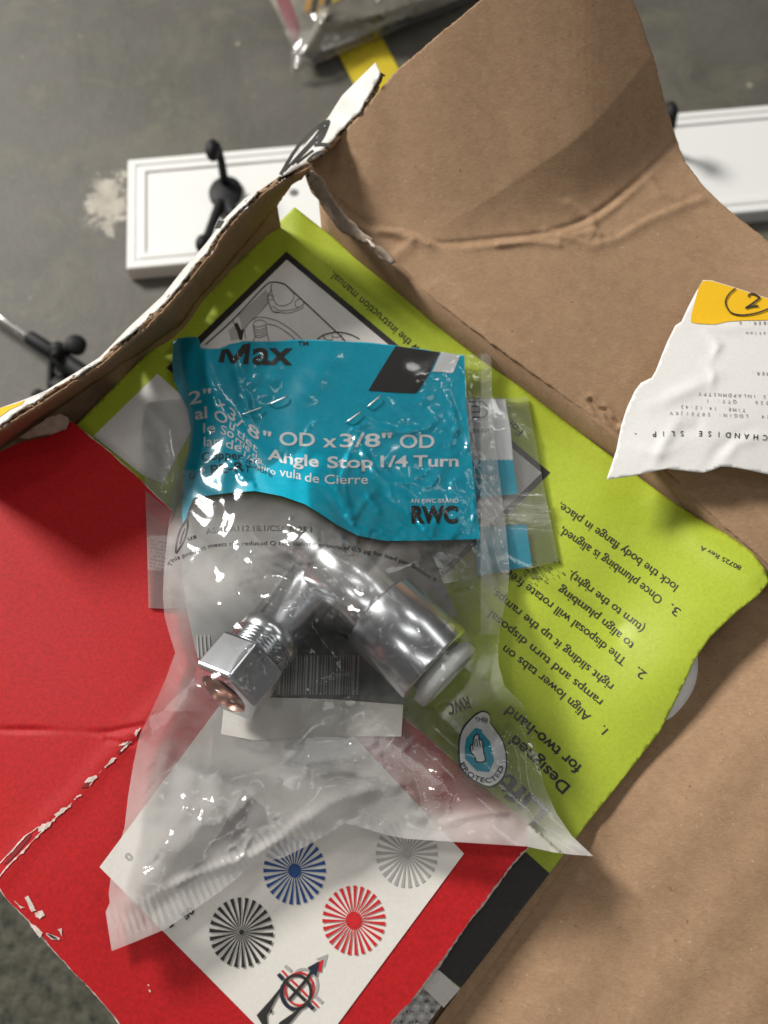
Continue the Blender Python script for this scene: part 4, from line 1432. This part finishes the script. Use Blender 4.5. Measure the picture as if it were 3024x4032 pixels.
def z_front(x, y):
    z = z_f0(x, y) + 0.0008 + np.maximum(ft(x, y) * 0.9, 0)
    dr = z_drape(x, y)
    k = 0.0022
    z = np.maximum(z, dr) + k * np.exp(-np.abs(z - dr) / k) * 0.35      # soft maximum
    for line, a, w in FOLDS:
        lx_ = [q[0] for q in line]; ly_ = [q[1] for q in line]
        sel = (x > min(lx_) - 4 * w) & (x < max(lx_) + 4 * w) & (y > min(ly_) - 4 * w) & (y < max(ly_) + 4 * w)
        if not sel.any():
            continue
        d, s_, p = seg_dist(x[sel], y[sel], line)
        taper = np.sin(np.pi * np.clip(p, 0.04, 0.96)) ** 0.5
        w = w * 1.55
        a = math.copysign(min(abs(a) * 1.3, 0.75 * w * 0.000078), a)
        z[sel] = z[sel] + a * np.exp(-(d / w) ** 2) * taper * (1 + 0.25 * np.sin(p * 23 + line[0][0]))
    # the left side of the header rolls over and down
    ex = np.interp(y, [1300, 1480, 1600, 1700, 1760, 1850, 1960, 2080], [800, 810, 815, 805, 795, 775, 752, 735])
    fade = np.clip((2120 - y) / 120.0, 0, 1)
    z = z - fade * 0.000055 * np.clip(ex - x, 0, 90)
    # crimped seal along the bottom
    d, s_, p = seg_dist(x, y, [(440, 3640), (640, 3570), (900, 3430), (1110, 3320), (1260, 3230)])
    z = z + 0.00022 * np.exp(-(d / 60.0) ** 4) * np.sin(p * 2 * math.pi * 33)
    d, s_, p = seg_dist(x, y, [(1440, 3230), (1520, 3160), (1600, 3120)])
    z = z + 0.0002 * np.exp(-(d / 45.0) ** 4) * np.sin(p * 2 * math.pi * 12)
    # fine crumple
    z = z + 0.0005 * np.sin(x / 31.0 + 2.1 * np.sin(y / 57.0)) * np.sin(y / 39.0 + 1.8 * np.sin(x / 47.0)) * np.clip((y - 1500) / 400.0, 0.15, 1) * np.clip((3050 - y) / 150.0, 0.25, 1)
    return z


def milk_front(x, y):
    m = 0.30 / (1 + np.exp(-(y - 2880) / 70.0))
    m = m + 0.17 * np.exp(-((y - 2160) / 230.0) ** 4) * np.clip((1800 - x) / 300.0, 0.3, 1)
    m = m + 0.20 * np.exp(-((x - 840) / 150.0) ** 2 - ((y - 2270) / 150.0) ** 2)
    hb = np.interp(x, [640, 735, 763, 919, 1003, 1109, 1200, 1327, 1409, 1517, 1890, 1895], [2020, 2040, 1960, 1939, 1933, 1953, 1985, 2067, 2109, 2130, 2124, 1380])
    m = m * np.clip((y - hb) / 40.0, 0, 1)
    d, s_, p = seg_dist(x, y, [(440, 3640), (640, 3570), (900, 3430), (1110, 3320), (1260, 3230)])
    m = m + 0.16 * np.exp(-(d / 95.0) ** 4)
    d, s_, p = seg_dist(x, y, [(1640, 3270), (1830, 3265), (2000, 3260), (2150, 3310), (2330, 3371)])
    m = m + 0.22 * np.exp(-(d / 62.0) ** 4)
    m = m + 0.16 * np.exp(-((x - 700) / 85.0) ** 2) * (y > 1850) * (y < 2800)
        # right margin is clearer again
    m = m - 0.20 * np.clip((x - 1480) / 250.0, 0, 1) * np.clip((y - 2750) / 120, 0, 1) * np.clip((3200 - y) / 60, 0, 1)
    m = m + 0.12 * (x > 1893) * (y < 2500)
    return np.clip(m, 0.0, 0.8)


def crinkle_front(x, y):
    c = 0.10 * (y < 1950) + 0.0 * x
    c = c + 0.8 * np.exp(-((x - 1400) / 420.0) ** 4 - ((y - 2300) / 360.0) ** 4)
    c = c + 0.22 * np.exp(-((x - 1500) / 330.0) ** 4 - ((y - 1830) / 170.0) ** 4)
    c = c + 0.7 * np.exp(-((x - 1900) / 110.0) ** 4) * (y < 2400)
    c = c + 0.45 * np.exp(-((x - 1700) / 330.0) ** 4 - ((y - 2900) / 230.0) ** 4)
    c = c + 0.25 * np.exp(-((x - 750) / 200.0) ** 4 - ((y - 3050) / 330.0) ** 4)
    return np.clip(c, 0.05, 1)


sheet('back_film', BAG, z_f0, M['film_back'], bag, spacing=34, step=34, milk=lambda x, y: 0.03 + 0.10 / (1 + np.exp(-(y - 2860) / 70.0)) * np.clip((1900 - x) / 250, 0.2, 1))
# printing on the back, seen through the bag
ink = Ink()
ink.poly([(880, 2790), (1000, 2745), (1300, 2752), (1588, 2775), (1580, 2900), (1300, 2900), (1000, 2915), (870, 2890)], 40)
ink.build('white_label', M['label_white'], bag, z_f0, 0.0004, 40)
ink = Ink()
ink.poly([(1080, 2560), (1300, 2480), (1640, 2660), (1590, 2772), (1300, 2750), (1050, 2735)], 40)
ink.build('grey_label', m_plain('grey_label_print', (0.13, 0.145, 0.14), 0.5), bag, z_f0, 0.0003, 40)
ink = Ink()
ink.poly([(735, 2010), (900, 1950), (1300, 2060), (1700, 2180), (1800, 2420), (1560, 2560), (1300, 2480), (1080, 2560), (1050, 2735), (880, 2790), (830, 2700), (770, 2560), (735, 2400), (715, 2250), (722, 2120)], 40)
ink.build('pale_label', m_plain('pale_label_print', (0.20, 0.205, 0.20), 0.5, var=0.5, bscale=45), bag, z_f0, 0.00015, 40)
ink = Ink()
random.seed(21)
xx = 1095
while xx < 1420:
    wd = random.choice([3, 3, 5, 8])
    ink.stroke([(xx, 2580), (xx - 6, 2735)], wd)
    xx += wd + random.choice([4, 6, 9])
for x0 in (775, 790, 806, 822):
    ink.stroke([(x0, 2500), (x0 + 6, 2590)], 5)
ink.build('barcode', M['ink_pale'], bag, z_f0, 0.0006)
ink = Ink()
ink.text('1-877-700', up_line((1812, 2146), (1680, 2146), 20), 20)
ink.stroke([(1832, 2233), (1866, 2233), (1848, 2206), (1832, 2233)], 3)
ink.text('Warning', up_line((1790, 2236), (1690, 2240), 14), 14)
ink.text('RWC', up_line((1850, 2765), (1762, 2795), 48), 48, 0.03)
ink.build('grey_lettering', M['ink_soft'], bag, z_f0, 0.0004)

# teal header printed on the inside of the front film
HEAD = [(682, 1347), (700, 1332), (735, 1327), (768, 1328), (785, 1340), (791, 1369), (830, 1375), (866, 1373), (905, 1355), (960, 1343), (1060, 1345), (1180, 1338), (1330, 1341), (1450, 1349), (1560, 1361), (1700, 1381), (1828, 1400), (1836, 1600), (1862, 1850), (1891, 2122),
        (1700, 2128), (1517, 2130), (1409, 2109), (1327, 2067), (1260, 2022), (1200, 1985), (1109, 1953), (1003, 1933), (919, 1939), (840, 1948), (763, 1960), (745, 2000), (722, 2075), (716, 2029), (718, 1960), (726, 1840), (744, 1773), (752, 1690), (738, 1610), (706, 1545), (686, 1502), (678, 1430)]
random.seed(8)
sheet('header_print', dens(HEAD[:17], 9, False, 1.1) + HEAD[17:], z_front, M['teal'], bag, spacing=7.0, lift=-0.00045, step=9)
lip = HEAD[:16]

L1, L2 = -0.00024, -0.0002
ink = Ink()
for t_, p_, c_, b_ in (
        ('2"', [(744, 1594), (790, 1584), (832, 1580)], 52, .008), ('x', [(852, 1594), (886, 1622)], 48, .008), ('3', [(896, 1640), (924, 1664)], 50, .006), ('/', [(930, 1672), (950, 1694)], 46, .004), ('8', [(972, 1704), (1018, 1736)], 50, .008),
        ('"', [(1034, 1744), (1066, 1750)], 50, .01), ('OD', [(1100, 1752), (1240, 1757)], 54, .010), ('x', [(1271, 1760), (1326, 1761)], 54, .010), ('3/8"', [(1338, 1760), (1542, 1758)], 54, .010), ('OD', [(1574, 1763), (1711, 1763)], 54, .010),
        ('al', [(768, 1652), (816, 1645)], 48, .014), ('O', [(842, 1650), (894, 1672)], 44, .010), ('u', [(902, 1684), (922, 1698)], 42, .008), ('tlet', [(930, 1708), (968, 1744), (1012, 1784)], 34, .002), ('Angle', [(1053, 1808), (1150, 1828), (1255, 1838)], 46, .016), ('Stop', [(1289, 1842), (1469, 1840)], 46, .016), ('1/4', [(1498, 1838), (1606, 1838)], 46, .014), ('Turn', [(1628, 1837), (1806, 1836)], 46, .016),
        ('le', [(800, 1704), (848, 1702)], 40, 0), ('So', [(868, 1706), (920, 1728)], 38, 0), ('rtie', [(926, 1738), (982, 1782)], 30, 0), ('de', [(992, 1796), (1030, 1828)], 26, 0),
        ('lar', [(803, 1758), (862, 1755)], 40, 0), ('de', [(888, 1760), (950, 1782)], 38, 0), ('1/4', [(960, 1796), (1000, 1830)], 26, 0), ('Giro', [(1010, 1838), (1084, 1872)], 26, 0), ('vula', [(1100, 1874), (1186, 1888)], 38, 0), ('de', [(1200, 1895), (1256, 1902)], 38, 0), ('Cierre', [(1278, 1905), (1449, 1905)], 38, 0)):
    ink.text(t_, p_, c_, b_ + 0.007, upright=True)
ink.text('AN RWC BRAND', [(1616, 1980), (1806, 1979)], 17, 0.012)
ink.poly([(795, 1846), (806, 1846), (806, 1857), (795, 1857)], 20)
ink.poly([(1737, 1386), (1811, 1399), (1785, 1467), (1702, 1463)], 20)
ink.build('white_lettering', M['ink_white'], bag, z_front, L1, 11)
ink = Ink()
ink.poly([(860, 1425), (872, 1377), (900, 1373), (920, 1405), (956, 1356), (987, 1350), (978, 1434), (956, 1434), (964, 1388), (926, 1432), (908, 1431), (889, 1386), (881, 1428)], 14)
ink.text('ax', [(993, 1433), (1152, 1434)], 98, 0.022, 0.04)
ink.build('brand_lettering', M['ink'], bag, z_front, L1, 9)
ink = Ink()
ink.text('TM', [(1172, 1361), (1213, 1361)], 19, 0.008)
ink.text('RWC', [(1620, 2057), (1803, 2057)], 66, 0.05)
ink.text('Copper', [(794, 1815), (850, 1808), (905, 1806), (955, 1813)], 34, 0.006, upright=True)
ink.text('/Cobre', [(966, 1822), (1003, 1846), (1071, 1882)], 26, 0.0, upright=True)
ink.text('PE-R', [(832, 1868), (898, 1859), (962, 1853)], 38, 0.010)
ink.text('T', [(962, 1856), (985, 1864)], 30, 0.004, upright=True)
ink.poly([(1558, 1362), (1732, 1387), (1690, 1470), (1660, 1522), (1638, 1549), (1560, 1546), (1450, 1538), (1500, 1455)], 20)
ink.text('C:', [(760, 1890), (775, 1862)], 24)
ink.build('black_lettering', M['ink'], bag, z_front, L1, 11)
ink = Ink()
ink.text('ASME A112.18.1/CSA B125.1', [(812, 2102), (894, 2093), (1052, 2090), (1140, 2092), (1226, 2096)], 23, 0.006)
ink.text('us', [(740, 2128), (775, 2117)], 18, 0.008)
ink.text('This product meets the reduced Q test statistic criteria of 0.5 \u00b5g for lead per Section 9', [(672, 2232), (690, 2208), (749, 2185), (812, 2161), (862, 2151), (962, 2147), (1080, 2146), (1200, 2148), (1316, 2159), (1441, 2178), (1520, 2196), (1614, 2230), (1712, 2292)], 17, 0.008)
ink.stroke([(737, 2041), (738, 2075), (725, 2125), (705, 2160), (692, 2176), (696, 2130), (712, 2080), (737, 2041)], 6, True)
ink.stroke([(728, 2080), (718, 2105), (708, 2140)], 4, True)
ink.build('small_lettering', M['ink'], bag, z_front, 0.00025, 11)
# round-cornered seal "PROTECTED"
zs = lambda pts: [(1750 + .226 * x, 2650 + .226 * y) for x, y in pts]
SEAL = [(640, 655), (720, 660), (775, 695), (798, 760), (796, 840), (840, 910), (900, 990), (1000, 1135), (1060, 1280), (1085, 1420), (1095, 1600), (1065, 1780), (1000, 1890), (920, 1960), (800, 2005), (700, 1990), (600, 1945), (450, 1860), (330, 1750), (265, 1640), (240, 1500), (235, 1250), (270, 1050), (330, 930), (400, 840), (520, 725)]
ink = Ink(); ink.poly(zs(SEAL), 14, True); ink.build('seal_edge', M['ink_navy'], bag, z_front, -0.0006)
cs = (660, 1390)
ink = Ink(); ink.poly(zs([(cs[0] + (x - cs[0]) * .93 + 4, cs[1] + (y - cs[1]) * .945 - 8) for x, y in SEAL]), 14, True); ink.build('seal_face', M['ink_white'], bag, z_front, -0.0004)
ink = Ink(); ink.poly(zs([(540, 955), (655, 985), (650, 1030), (800, 1200), (822, 1330), (870, 1520), (780, 1725), (560, 1700), (360, 1490), (355, 1290), (385, 1130), (490, 1010)]), 14); ink.build('seal_octagon', M['teal_ink'], bag, z_front, -0.00022)
HAND = [(505, 1150), (535, 1090), (575, 1068), (600, 1100), (607, 1150), (645, 1165), (668, 1220), (672, 1300), (690, 1400), (713, 1490), (700, 1535), (665, 1548), (560, 1545), (545, 1490), (500, 1420), (462, 1380), (455, 1290), (470, 1250), (495, 1245)]
ink = Ink(); ink.poly(zs(HAND), 8, True); ink.build('seal_hand', M['ink_white'], bag, z_front, -0.0001)
ink = Ink()
ink.stroke(zs(HAND), 5, True, closed=True)
for a, b in (((535, 1150), (528, 1280)), ((565, 1150), (575, 1285)), ((600, 1150), (625, 1285)), ((495, 1245), (497, 1340))):
    ink.stroke(zs([a, b]), 3.5)
ink.text('THER', zs([(555, 865), (640, 850), (750, 880)]), 20, 0.006)
ink.text('PROTECTED', zs([(268, 1590), (370, 1745), (520, 1855), (690, 1905), (850, 1890), (960, 1790), (1040, 1640)]), 20, 0.012)
ink.build('seal_lettering', M['ink_navy'], bag, z_front, 0.0)

sheet('front_film', BAG, z_front, M['film'], bag, spacing=6.2, step=8, milk=milk_front, crinkle=crinkle_front)
# bright fold lines and loose slivers are left to the film itself; two staples pinch the header
for (a, b) in (((953, 1633), (1030, 1604)), ((1364, 1663), (1420, 1622))):
    st = bmesh.new()
    (x0, y0), (x1, y1) = a, b
    d = np.array([x1 - x0, y1 - y0]); u = d / np.linalg.norm(d)
    far = np.array(b) + u * 32
    fin = far + d * 0.92 + np.array([0, -6])
    zz = lambda p: float(z_front(np.array([p[0]]), np.array([p[1]]))[0])
    for p, q in ((np.array(a), np.array(b)), (far, fin)):
        tube(st, [V(p[0], p[1], zz(p) - .0006), V(*(p * .85 + q * .15), zz(p) + .0009), V(*(p * .2 + q * .8), zz(q) + .0012), V(q[0], q[1], zz(q) + .0006)], [.00032] * 4, 10)
    mid = (np.array(a) + fin) / 2
    tube(st, [V(a[0], a[1], zz(a) - .0006), V(a[0] + 2, a[1] + 2, zz(a) - .0030), V(mid[0], mid[1], zz(mid) - .0042), V(fin[0] - 2, fin[1] + 2, zz(fin) - .0030), V(fin[0], fin[1], zz(fin) - .0006)], [.0003] * 5, 8)
    bm_obj('staple', st, M['steel'], bag)

# ================================================================== PAPER SLIP
slip = thing('paper_slip', 'crinkled white paper slip with a yellow sticker, printed upside down, on the brown flap', 'slip', V(2750, 1500, .405))
sl_t = tps([(2768, 1103, .4135), (3100, 1210, .4155), (2620, 1390, .4105), (2500, 1540, .408), (2440, 1700, .4045), (2388, 1887, .4035), (2574, 1856, .4055), (2700, 1870, .407), (2838, 1837, .4095), (3024, 1868, .410), (3200, 1880, .411), (2800, 1500, .412), (3000, 1600, .413), (2600, 1700, .408)])


def z_slip(x, y):
    z = sl_t(x, y)
    for line, a, w in (([(2570, 1850), (2600, 1770), (2680, 1640)], .0013, 22), ([(2780, 1310), (2830, 1360), (2800, 1420)], .0014, 14), ([(2560, 1600), (2700, 1540), (2830, 1480)], .0014, 28), ([(2770, 1430), (2810, 1470), (2800, 1530)], .0012, 14),
                       ([(2770, 1860), (2830, 1770), (2960, 1690)], -.0010, 24), ([(2838, 1837), (2900, 1740), (3024, 1720)], .0010, 22), ([(2480, 1760), (2600, 1790), (2680, 1760)], .0008, 20), ([(2700, 1270), (2860, 1290), (3040, 1280)], .0007, 24), ([(2650, 1700), (2740, 1690), (2760, 1620)], -.0008, 24)):
        d, s_, p = seg_dist(x, y, line)
        z = z + 0.5 * a * np.exp(-(d / w) ** 2) * np.sin(np.pi * np.clip(p, .1, .9))
    return np.maximum(z, z_flap(x, y) * (y < 1780) + (y >= 1780) * 0.39 + 0.0004)


SLIP = [(2768, 1103), (2745, 1142), (2710, 1208), (2683, 1266), (2659, 1282), (2628, 1344), (2609, 1390), (2582, 1460), (2566, 1487), (2524, 1507), (2500, 1538), (2469, 1604), (2446, 1674), (2427, 1771), (2408, 1830), (2388, 1888), (2485, 1875), (2574, 1856), (2628, 1846), (2768, 1862), (2800, 1853), (2838, 1837), (2877, 1839), (2943, 1850), (3024, 1868), (3200, 1895), (3260, 1230), (3024, 1174), (2892, 1131), (2803, 1104)]
sheet('slip_paper', SLIP, z_slip, M['slip'], slip, spacing=12, step=14, thick=0.00015)
ink = Ink(); ink.poly([(2768, 1105), (2803, 1106), (2892, 1133), (3024, 1176), (3200, 1222), (3190, 1262), (3024, 1260), (2920, 1262), (2865, 1266), (2815, 1277), (2745, 1274), (2720, 1267), (2722, 1240), (2738, 1180), (2750, 1134)], 20)
ink.build('yellow_sticker', M['yellow'], slip, z_slip, 0.0002)
zp = lambda pts: [(2380 + .388 * x, 1080 + .388 * y) for x, y in pts]
ink = Ink()
ink.stroke(zp([(1330, 140), (1265, 200), (1230, 270), (1245, 335), (1290, 390), (1380, 412), (1480, 405), (1590, 378), (1700, 330), (1790, 260)]), 6, True)
ink.stroke(zp([(1460, 228), (1478, 200), (1520, 200), (1580, 236)]), 7, True)
ink.stroke(zp([(1580, 236), (1510, 290), (1432, 342)]), 7, True); ink.stroke(zp([(1432, 342), (1490, 325), (1560, 318)]), 7, True)
ink.build('handwriting', M['ink'], slip, z_slip, 0.0006)
ink = Ink()
ink.text('MERCHANDISE SLIP -', zp([(1960, 1628), (1659, 1632), (1000, 1590), (270, 1600)]), 22, 0.006, mono=True)
ink.build('title_lettering', M['ink'], slip, z_slip, 0.0002)
ink = Ink()
for s, a, b, mid in (('3-24  LOGIN: S0731JKV', (1800, 1435), (650, 1390), None), ('TIME: 14:12:42', (1440, 1362), (765, 1325), None), ('326   QTY: 1', (1680, 1290), (1020, 1265), None), ('75 INLAPDMNSTPY', (1700, 1228), (945, 1195), None),
                     ('CUSTOMER:', (1950, 1005), (1480, 985), None), ('location', (1780, 588), (1425, 580), None), ('NUMBER: K', (1800, 480), (1350, 475), None)):
    ink.text(s, zp([a, b]), 14, 0.0, mono=True)
ink.build('small_lettering', M['ink_soft'], slip, z_slip, 0.0002)

# ================================================================== COAT RACK ON THE FLOOR
ZB = 0.018
TL = V(503, 628, ZB); BL = V(467, 1062, ZB); TR = V(3024, 412, ZB)
ex = (TR - TL); ex.z = 0; LEN = ex.length * 1.12; ex.normalize()
ey = Vector((-ex.y, ex.x, 0))
WID = abs((BL - TL).dot(ey))
rack = thing('coat_rack', 'long white wooden coat rack board with black hooks lying on the concrete', 'coat rack', TL + Vector((0, 0, -ZB)))


def RP(a, b, z):
    p = TL + ex * a - ey * b
    return Vector((p.x, p.y, z))


bm = bmesh.new()
loops = []
for ins, z in ((0, .001), (0, ZB - .0012), (.0012, ZB), (.0085, ZB), (.0097, ZB - .0016), (.0112, ZB - .0016), (.0124, ZB), (.0190, ZB), (.0200, ZB - .0022), (.0222, ZB - .0022)):
    loops.append([bm.verts.new(RP(a, b, z)) for a, b in ((ins, ins), (LEN - ins, ins), (LEN - ins, WID - ins), (ins, WID - ins))])
for a, b in zip(loops[:-1], loops[1:]):
    for i in range(4):
        bm.faces.new((a[i], a[(i + 1) % 4], b[(i + 1) % 4], b[i]))
bm.faces.new(loops[-1])
bmesh.ops.recalc_face_normals(bm, faces=bm.faces[:])
bm_obj('board', bm, M['rack'], rack, smooth=False)
# screw hole
sc_ = V(1157, 758, ZB - .002)
bm = bmesh.new()
lathe(bm, sc_, Vector((0, 0, 1)), [(.0001, .0001), (.0003, .0045), (.0001, .0050)], 24)
bm_obj('screw_hole', bm, m_plain('hole_grey', (0.16, 0.15, 0.14), 0.6), rack)


def hook_parts():
    pc = V(890, 762, ZB - .002)
    bm = bmesh.new()
    rings = lathe(bm, pc, Vector((0, 0, 1)), [(0, .0180), (.003, .0180), (.0045, .0165), (.0050, .0001)], 40)
    for v in bm.verts:
        v.co.y = pc.y + (v.co.y - pc.y) * 1.22
    plate = bm_obj('hook', bm, M['black_metal'], rack)
    bm = bmesh.new()
    tube(bm, [V(886, 720, ZB + .001), V(880, 690, ZB + .014), V(872, 640, ZB + .030), V(862, 600, .056), V(846, 575, .062)], [.0050, .0046, .0042, .0042, .0060], 14)
    ball(bm, V(838, 592, .062), .0092, (0.82, 1.35, 1))
    bm_obj('hook_arm', bm, M['black_metal'], plate)
    bm = bmesh.new()
    tube(bm, [V(868, 800, ZB + .002), V(848, 850, ZB + .012), V(832, 890, ZB + .018), V(818, 930, .042), V(808, 958, .046)], [.0055, .0050, .0045, .0048, .0065], 14)
    ball(bm, V(800, 962, .047), .0085, (0.9, 1.2, 1))
    bm_obj('hook_arm', bm, M['black_metal'], plate)
    bm = bmesh.new()
    tube(bm, [V(905, 800, ZB + .003), V(915, 838, ZB + .010), V(930, 850, ZB + .012)], [.006, .007, .005], 14)
    bm_obj('hook_boss', bm, M['black_metal'], plate)
    return plate


def copy_tree(o, parent, off):
    c = o.copy()
    COL.objects.link(c)
    c.parent = parent
    c.matrix_parent_inverse = o.matrix_parent_inverse.copy()
    if off is not None:
        c.location = o.location + off
    for ch in list(o.children):
        copy_tree(ch, c, None)
    return c


hk = hook_parts()
off = V(2640, 442, .062) - V(838, 592, .062)
copy_tree(hk, rack, off)

# ================================================================== BLACK CLAMP WITH A STEEL ROD
rod = thing('clamp_rod', 'black plastic clamp on a thin steel rod lying on the concrete beside the box', 'clamp', V(200, 1400, 0))
bm = bmesh.new()
tube(bm, [V(-120, 1168, .022), V(125, 1336, .022)], [.0032, .0032], 20, smooth=False)
bm_obj('rod', bm, M['steel'], rod)
bm = bmesh.new()
p, q = V(116, 1328, .022), V(205, 1385, .022)
lathe(bm, p, q - p, [(0, .003), (0, .0066), (.002, .0070), ((q - p).length, .0072), ((q - p).length + .004, .0060)], 28)
p, q = V(255, 1425, .022), V(400, 1520, .022)
lathe(bm, p, q - p, [(-.014, .0055), (-.004, .0085), (0, .0090), ((q - p).length, .0090)], 28)
bm_obj('sleeve', bm, M['black_metal'], rod)
bm = bmesh.new()
ball(bm, V(228, 1378, .030), .0085, (1, 1, .9))
ball(bm, V(222, 1395, .034), .0050)
tube(bm, [V(240, 1385, .026), V(268, 1372, .030), V(298, 1358, .034)], [.0055, .0060, .0060], 16)
p = V(300, 1362, .034)
lathe(bm, p, Vector((.35, -.15, 1)), [(-.004, .0001), (-.004, .0085), (.004, .0098), (.006, .0088), (.006, .0001)], 30)
bm_obj('knob', bm, M['black_metal'], rod)
bm = bmesh.new()
tube(bm, [V(212, 1400, .018), V(200, 1450, .014), V(198, 1520, .012), V(215, 1560, .010), V(260, 1540, .012), V(300, 1500, .016)], [.0034, .0030, .0030, .0034, .0036, .0040], 14)
tube(bm, [V(198, 1480, .010), V(225, 1475, .010), V(250, 1482, .012), V(265, 1440, .018)], [.003, .003, .0035, .004], 14)
tube(bm, [V(200, 1540, .010), V(230, 1530, .010), V(330, 1545, .012)], [.007, .010, .012], 14)
ball(bm, V(150, 1556, .012), .0062)
tube(bm, [V(150, 1556, .012), V(230, 1560, .012)], [.0045, .006], 14)
bm_obj('clip', bm, M['black_metal'], rod)

# ================================================================== BAGGED GOODS AT THE TOP
pk = thing('bagged_product', 'plastic bag of tan goods with red and yellow stripes on yellow floor tape', 'bag', V(1450, 60, 0))
pk_t = tps([(1140, 296, .004), (1060, 0, .030), (1480, 160, .010), (1860, 10, .014), (1300, 60, .038), (1600, -100, .045), (1000, -200, .030), (2000, -150, .02), (1230, 190, .026), (1500, 60, .036), (1750, -20, .030)])


def z_pk(x, y):
    z = np.maximum(pk_t(x, y), .004)
    for line, a, w in (([(1140, 290), (1240, 140), (1290, 40)], .006, 18), ([(1240, 50), (1300, 60), (1320, 70)], .005, 10), ([(1290, 90), (1480, 60), (1700, -20)], .004, 20), ([(1170, 260), (1380, 160), (1600, 60)], .003, 14)):
        d, s_, p = seg_dist(x, y, line)
        z = z + a * np.exp(-(d / w) ** 2)
    return z


PK = [(1140, 296), (1150, 250), (1148, 180), (1100, 80), (1060, 0), (1000, -120), (1000, -300), (2050, -300), (2050, -90), (1905, -20), (1800, 28), (1640, 88), (1480, 150), (1320, 220)]
sheet('goods', [(1180, 215), (1100, 70), (1050, -30), (1010, -280), (2000, -280), (1980, -80), (1800, 0), (1480, 122), (1300, 190)], lambda x, y: z_pk(x, y) - .004, M['pack_tan'], pk, spacing=26, thick=.003)
ink = Ink(); ink.poly([(1062, -60), (1120, -60), (1150, 20), (1178, 100), (1165, 175), (1140, 130)], 20); ink.build('red_stripe', M['pack_red'], pk, z_pk, -.0035)
ink = Ink(); ink.poly([(1215, -80), (1245, -80), (1222, 40), (1196, 50)], 20); ink.poly([(1270, -80), (1290, -80), (1275, 20), (1262, 46), (1247, 44)], 20); ink.build('orange_stripe', M['pack_orange'], pk, z_pk, -.0034)
ink = Ink(); ink.poly([(1248, -80), (1268, -80), (1244, 46), (1224, 46)], 20); ink.poly([(1292, -80), (1318, -80), (1300, 14), (1278, 26)], 20); ink.build('black_stripe', M['ink'], pk, z_pk, -.0033)
ink = Ink(); ink.poly([(1320, -80), (1380, -80), (1345, -5), (1308, 16)], 20); ink.build('yellow_stripe', M['pack_yellow'], pk, z_pk, -.0032)
sheet('film', PK, z_pk, m_film('goods_film', wr=0.6, wscale=30, milk_base=0.03, gloss=0.02, milkcol=(0.75, 0.72, 0.68)), pk, spacing=16, milk=lambda x, y: 0.02 + 0.12 * (y > 120), crinkle=lambda x, y: 0.8 + 0 * x)
